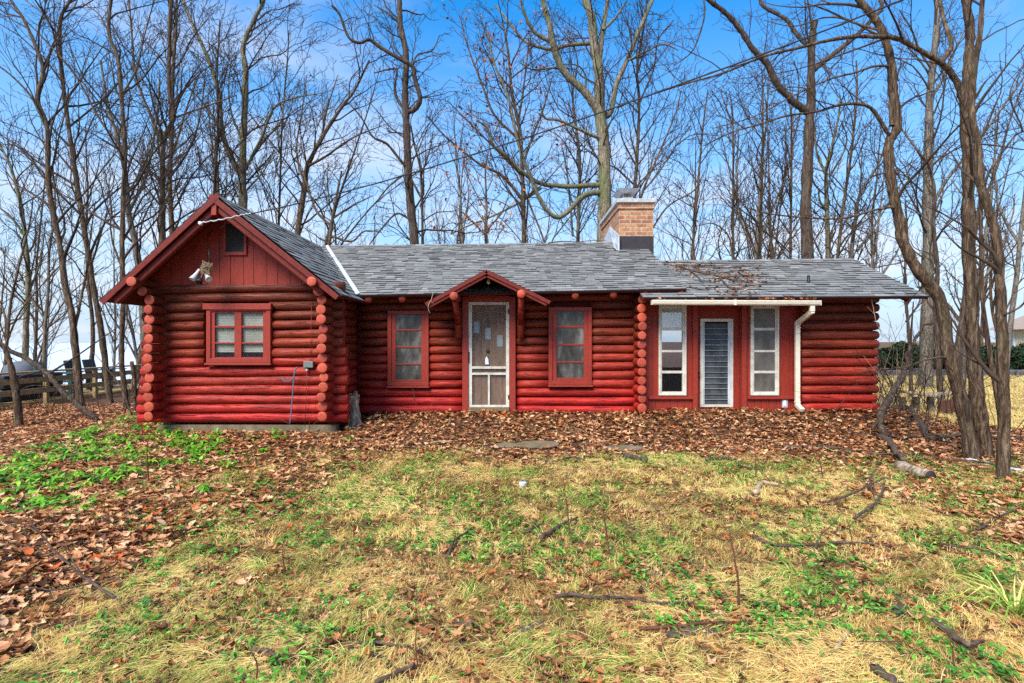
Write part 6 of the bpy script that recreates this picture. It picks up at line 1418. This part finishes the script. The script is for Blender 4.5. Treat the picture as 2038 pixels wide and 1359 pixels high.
# cloud layer: direction projected on a flat sheet overhead
mz = nt.nodes.new('ShaderNodeMath'); mz.operation = 'ADD'; mz.inputs[1].default_value = .16; nt.links.new(sep.outputs[2], mz.inputs[0])
mm = nt.nodes.new('ShaderNodeMath'); mm.operation = 'MAXIMUM'; mm.inputs[1].default_value = .05; nt.links.new(mz.outputs[0], mm.inputs[0])
dx = nt.nodes.new('ShaderNodeMath'); dx.operation = 'DIVIDE'; nt.links.new(sep.outputs[0], dx.inputs[0]); nt.links.new(mm.outputs[0], dx.inputs[1])
dy = nt.nodes.new('ShaderNodeMath'); dy.operation = 'DIVIDE'; nt.links.new(sep.outputs[1], dy.inputs[0]); nt.links.new(mm.outputs[0], dy.inputs[1])
cb = nt.nodes.new('ShaderNodeCombineXYZ'); nt.links.new(dx.outputs[0], cb.inputs[0]); nt.links.new(dy.outputs[0], cb.inputs[1]); cb.inputs[2].default_value = CSEED
nz = nt.nodes.new('ShaderNodeTexNoise'); nz.inputs['Scale'].default_value = .8; nz.inputs['Detail'].default_value = 7; nz.inputs['Roughness'].default_value = .56; nz.inputs['Distortion'].default_value = .3
nt.links.new(cb.outputs[0], nz.inputs['Vector'])
cr = nt.nodes.new('ShaderNodeValToRGB'); cr.color_ramp.elements[0].position = .47; cr.color_ramp.elements[1].position = .64
cr.color_ramp.elements[1].color = (.72, .72, .72, 1); nt.links.new(nz.outputs['Fac'], cr.inputs[0])
# hazier, paler band low over the lake and land
lo = nt.nodes.new('ShaderNodeMapRange'); lo.inputs[1].default_value = .02; lo.inputs[2].default_value = .52; lo.inputs[3].default_value = .96; lo.inputs[4].default_value = 0.04
nt.links.new(sep.outputs[2], lo.inputs[0])
m0 = nt.nodes.new('ShaderNodeMix'); m0.data_type = 'RGBA'; nt.links.new(lo.outputs[0], m0.inputs[0]); nt.links.new(hs.outputs[0], m0.inputs[6]); m0.inputs[7].default_value = (3.3, 4.2, 5.35, 1)
mx = nt.nodes.new('ShaderNodeMix'); mx.data_type = 'RGBA'; nt.links.new(cr.outputs[0], mx.inputs[0]); nt.links.new(m0.outputs[2], mx.inputs[6])
mx.inputs[7].default_value = (CLOUD * .88, CLOUD * .93, CLOUD * 1.04, 1)
nt.links.new(mx.outputs[2], bg.inputs['Color']); bg.inputs['Strength'].default_value = .1
sl = bpy.data.lights.new('sun', 'SUN'); so = bpy.data.objects.new('sun', sl); COL.objects.link(so)
sl.energy = SUN_E; sl.angle = R(30); sl.color = (1, .95, .87)
az = R(SUN_AZ); el = R(SUN_EL)
sv = Vector((math.sin(az) * math.cos(el), math.cos(az) * math.cos(el), math.sin(el)))
so.rotation_euler = sv.to_track_quat('Z', 'Y').to_euler(); so.location = (-20, -20, 30)
vs_ = SC.view_settings; SC.display_settings.display_device = 'sRGB'
vs_.view_transform = 'Standard'; vs_.look = 'None'; vs_.gamma = 1; vs_.exposure = EXPO
SC.render.engine = 'CYCLES'; SC.cycles.use_denoising = False
SC.cycles.max_bounces = 6; SC.cycles.diffuse_bounces = 3; SC.cycles.glossy_bounces = 3; SC.cycles.transparent_max_bounces = 12; SC.cycles.transmission_bounces = 4
SC.cycles.use_adaptive_sampling = True; SC.cycles.adaptive_threshold = .02
SC.render.film_transparent = False
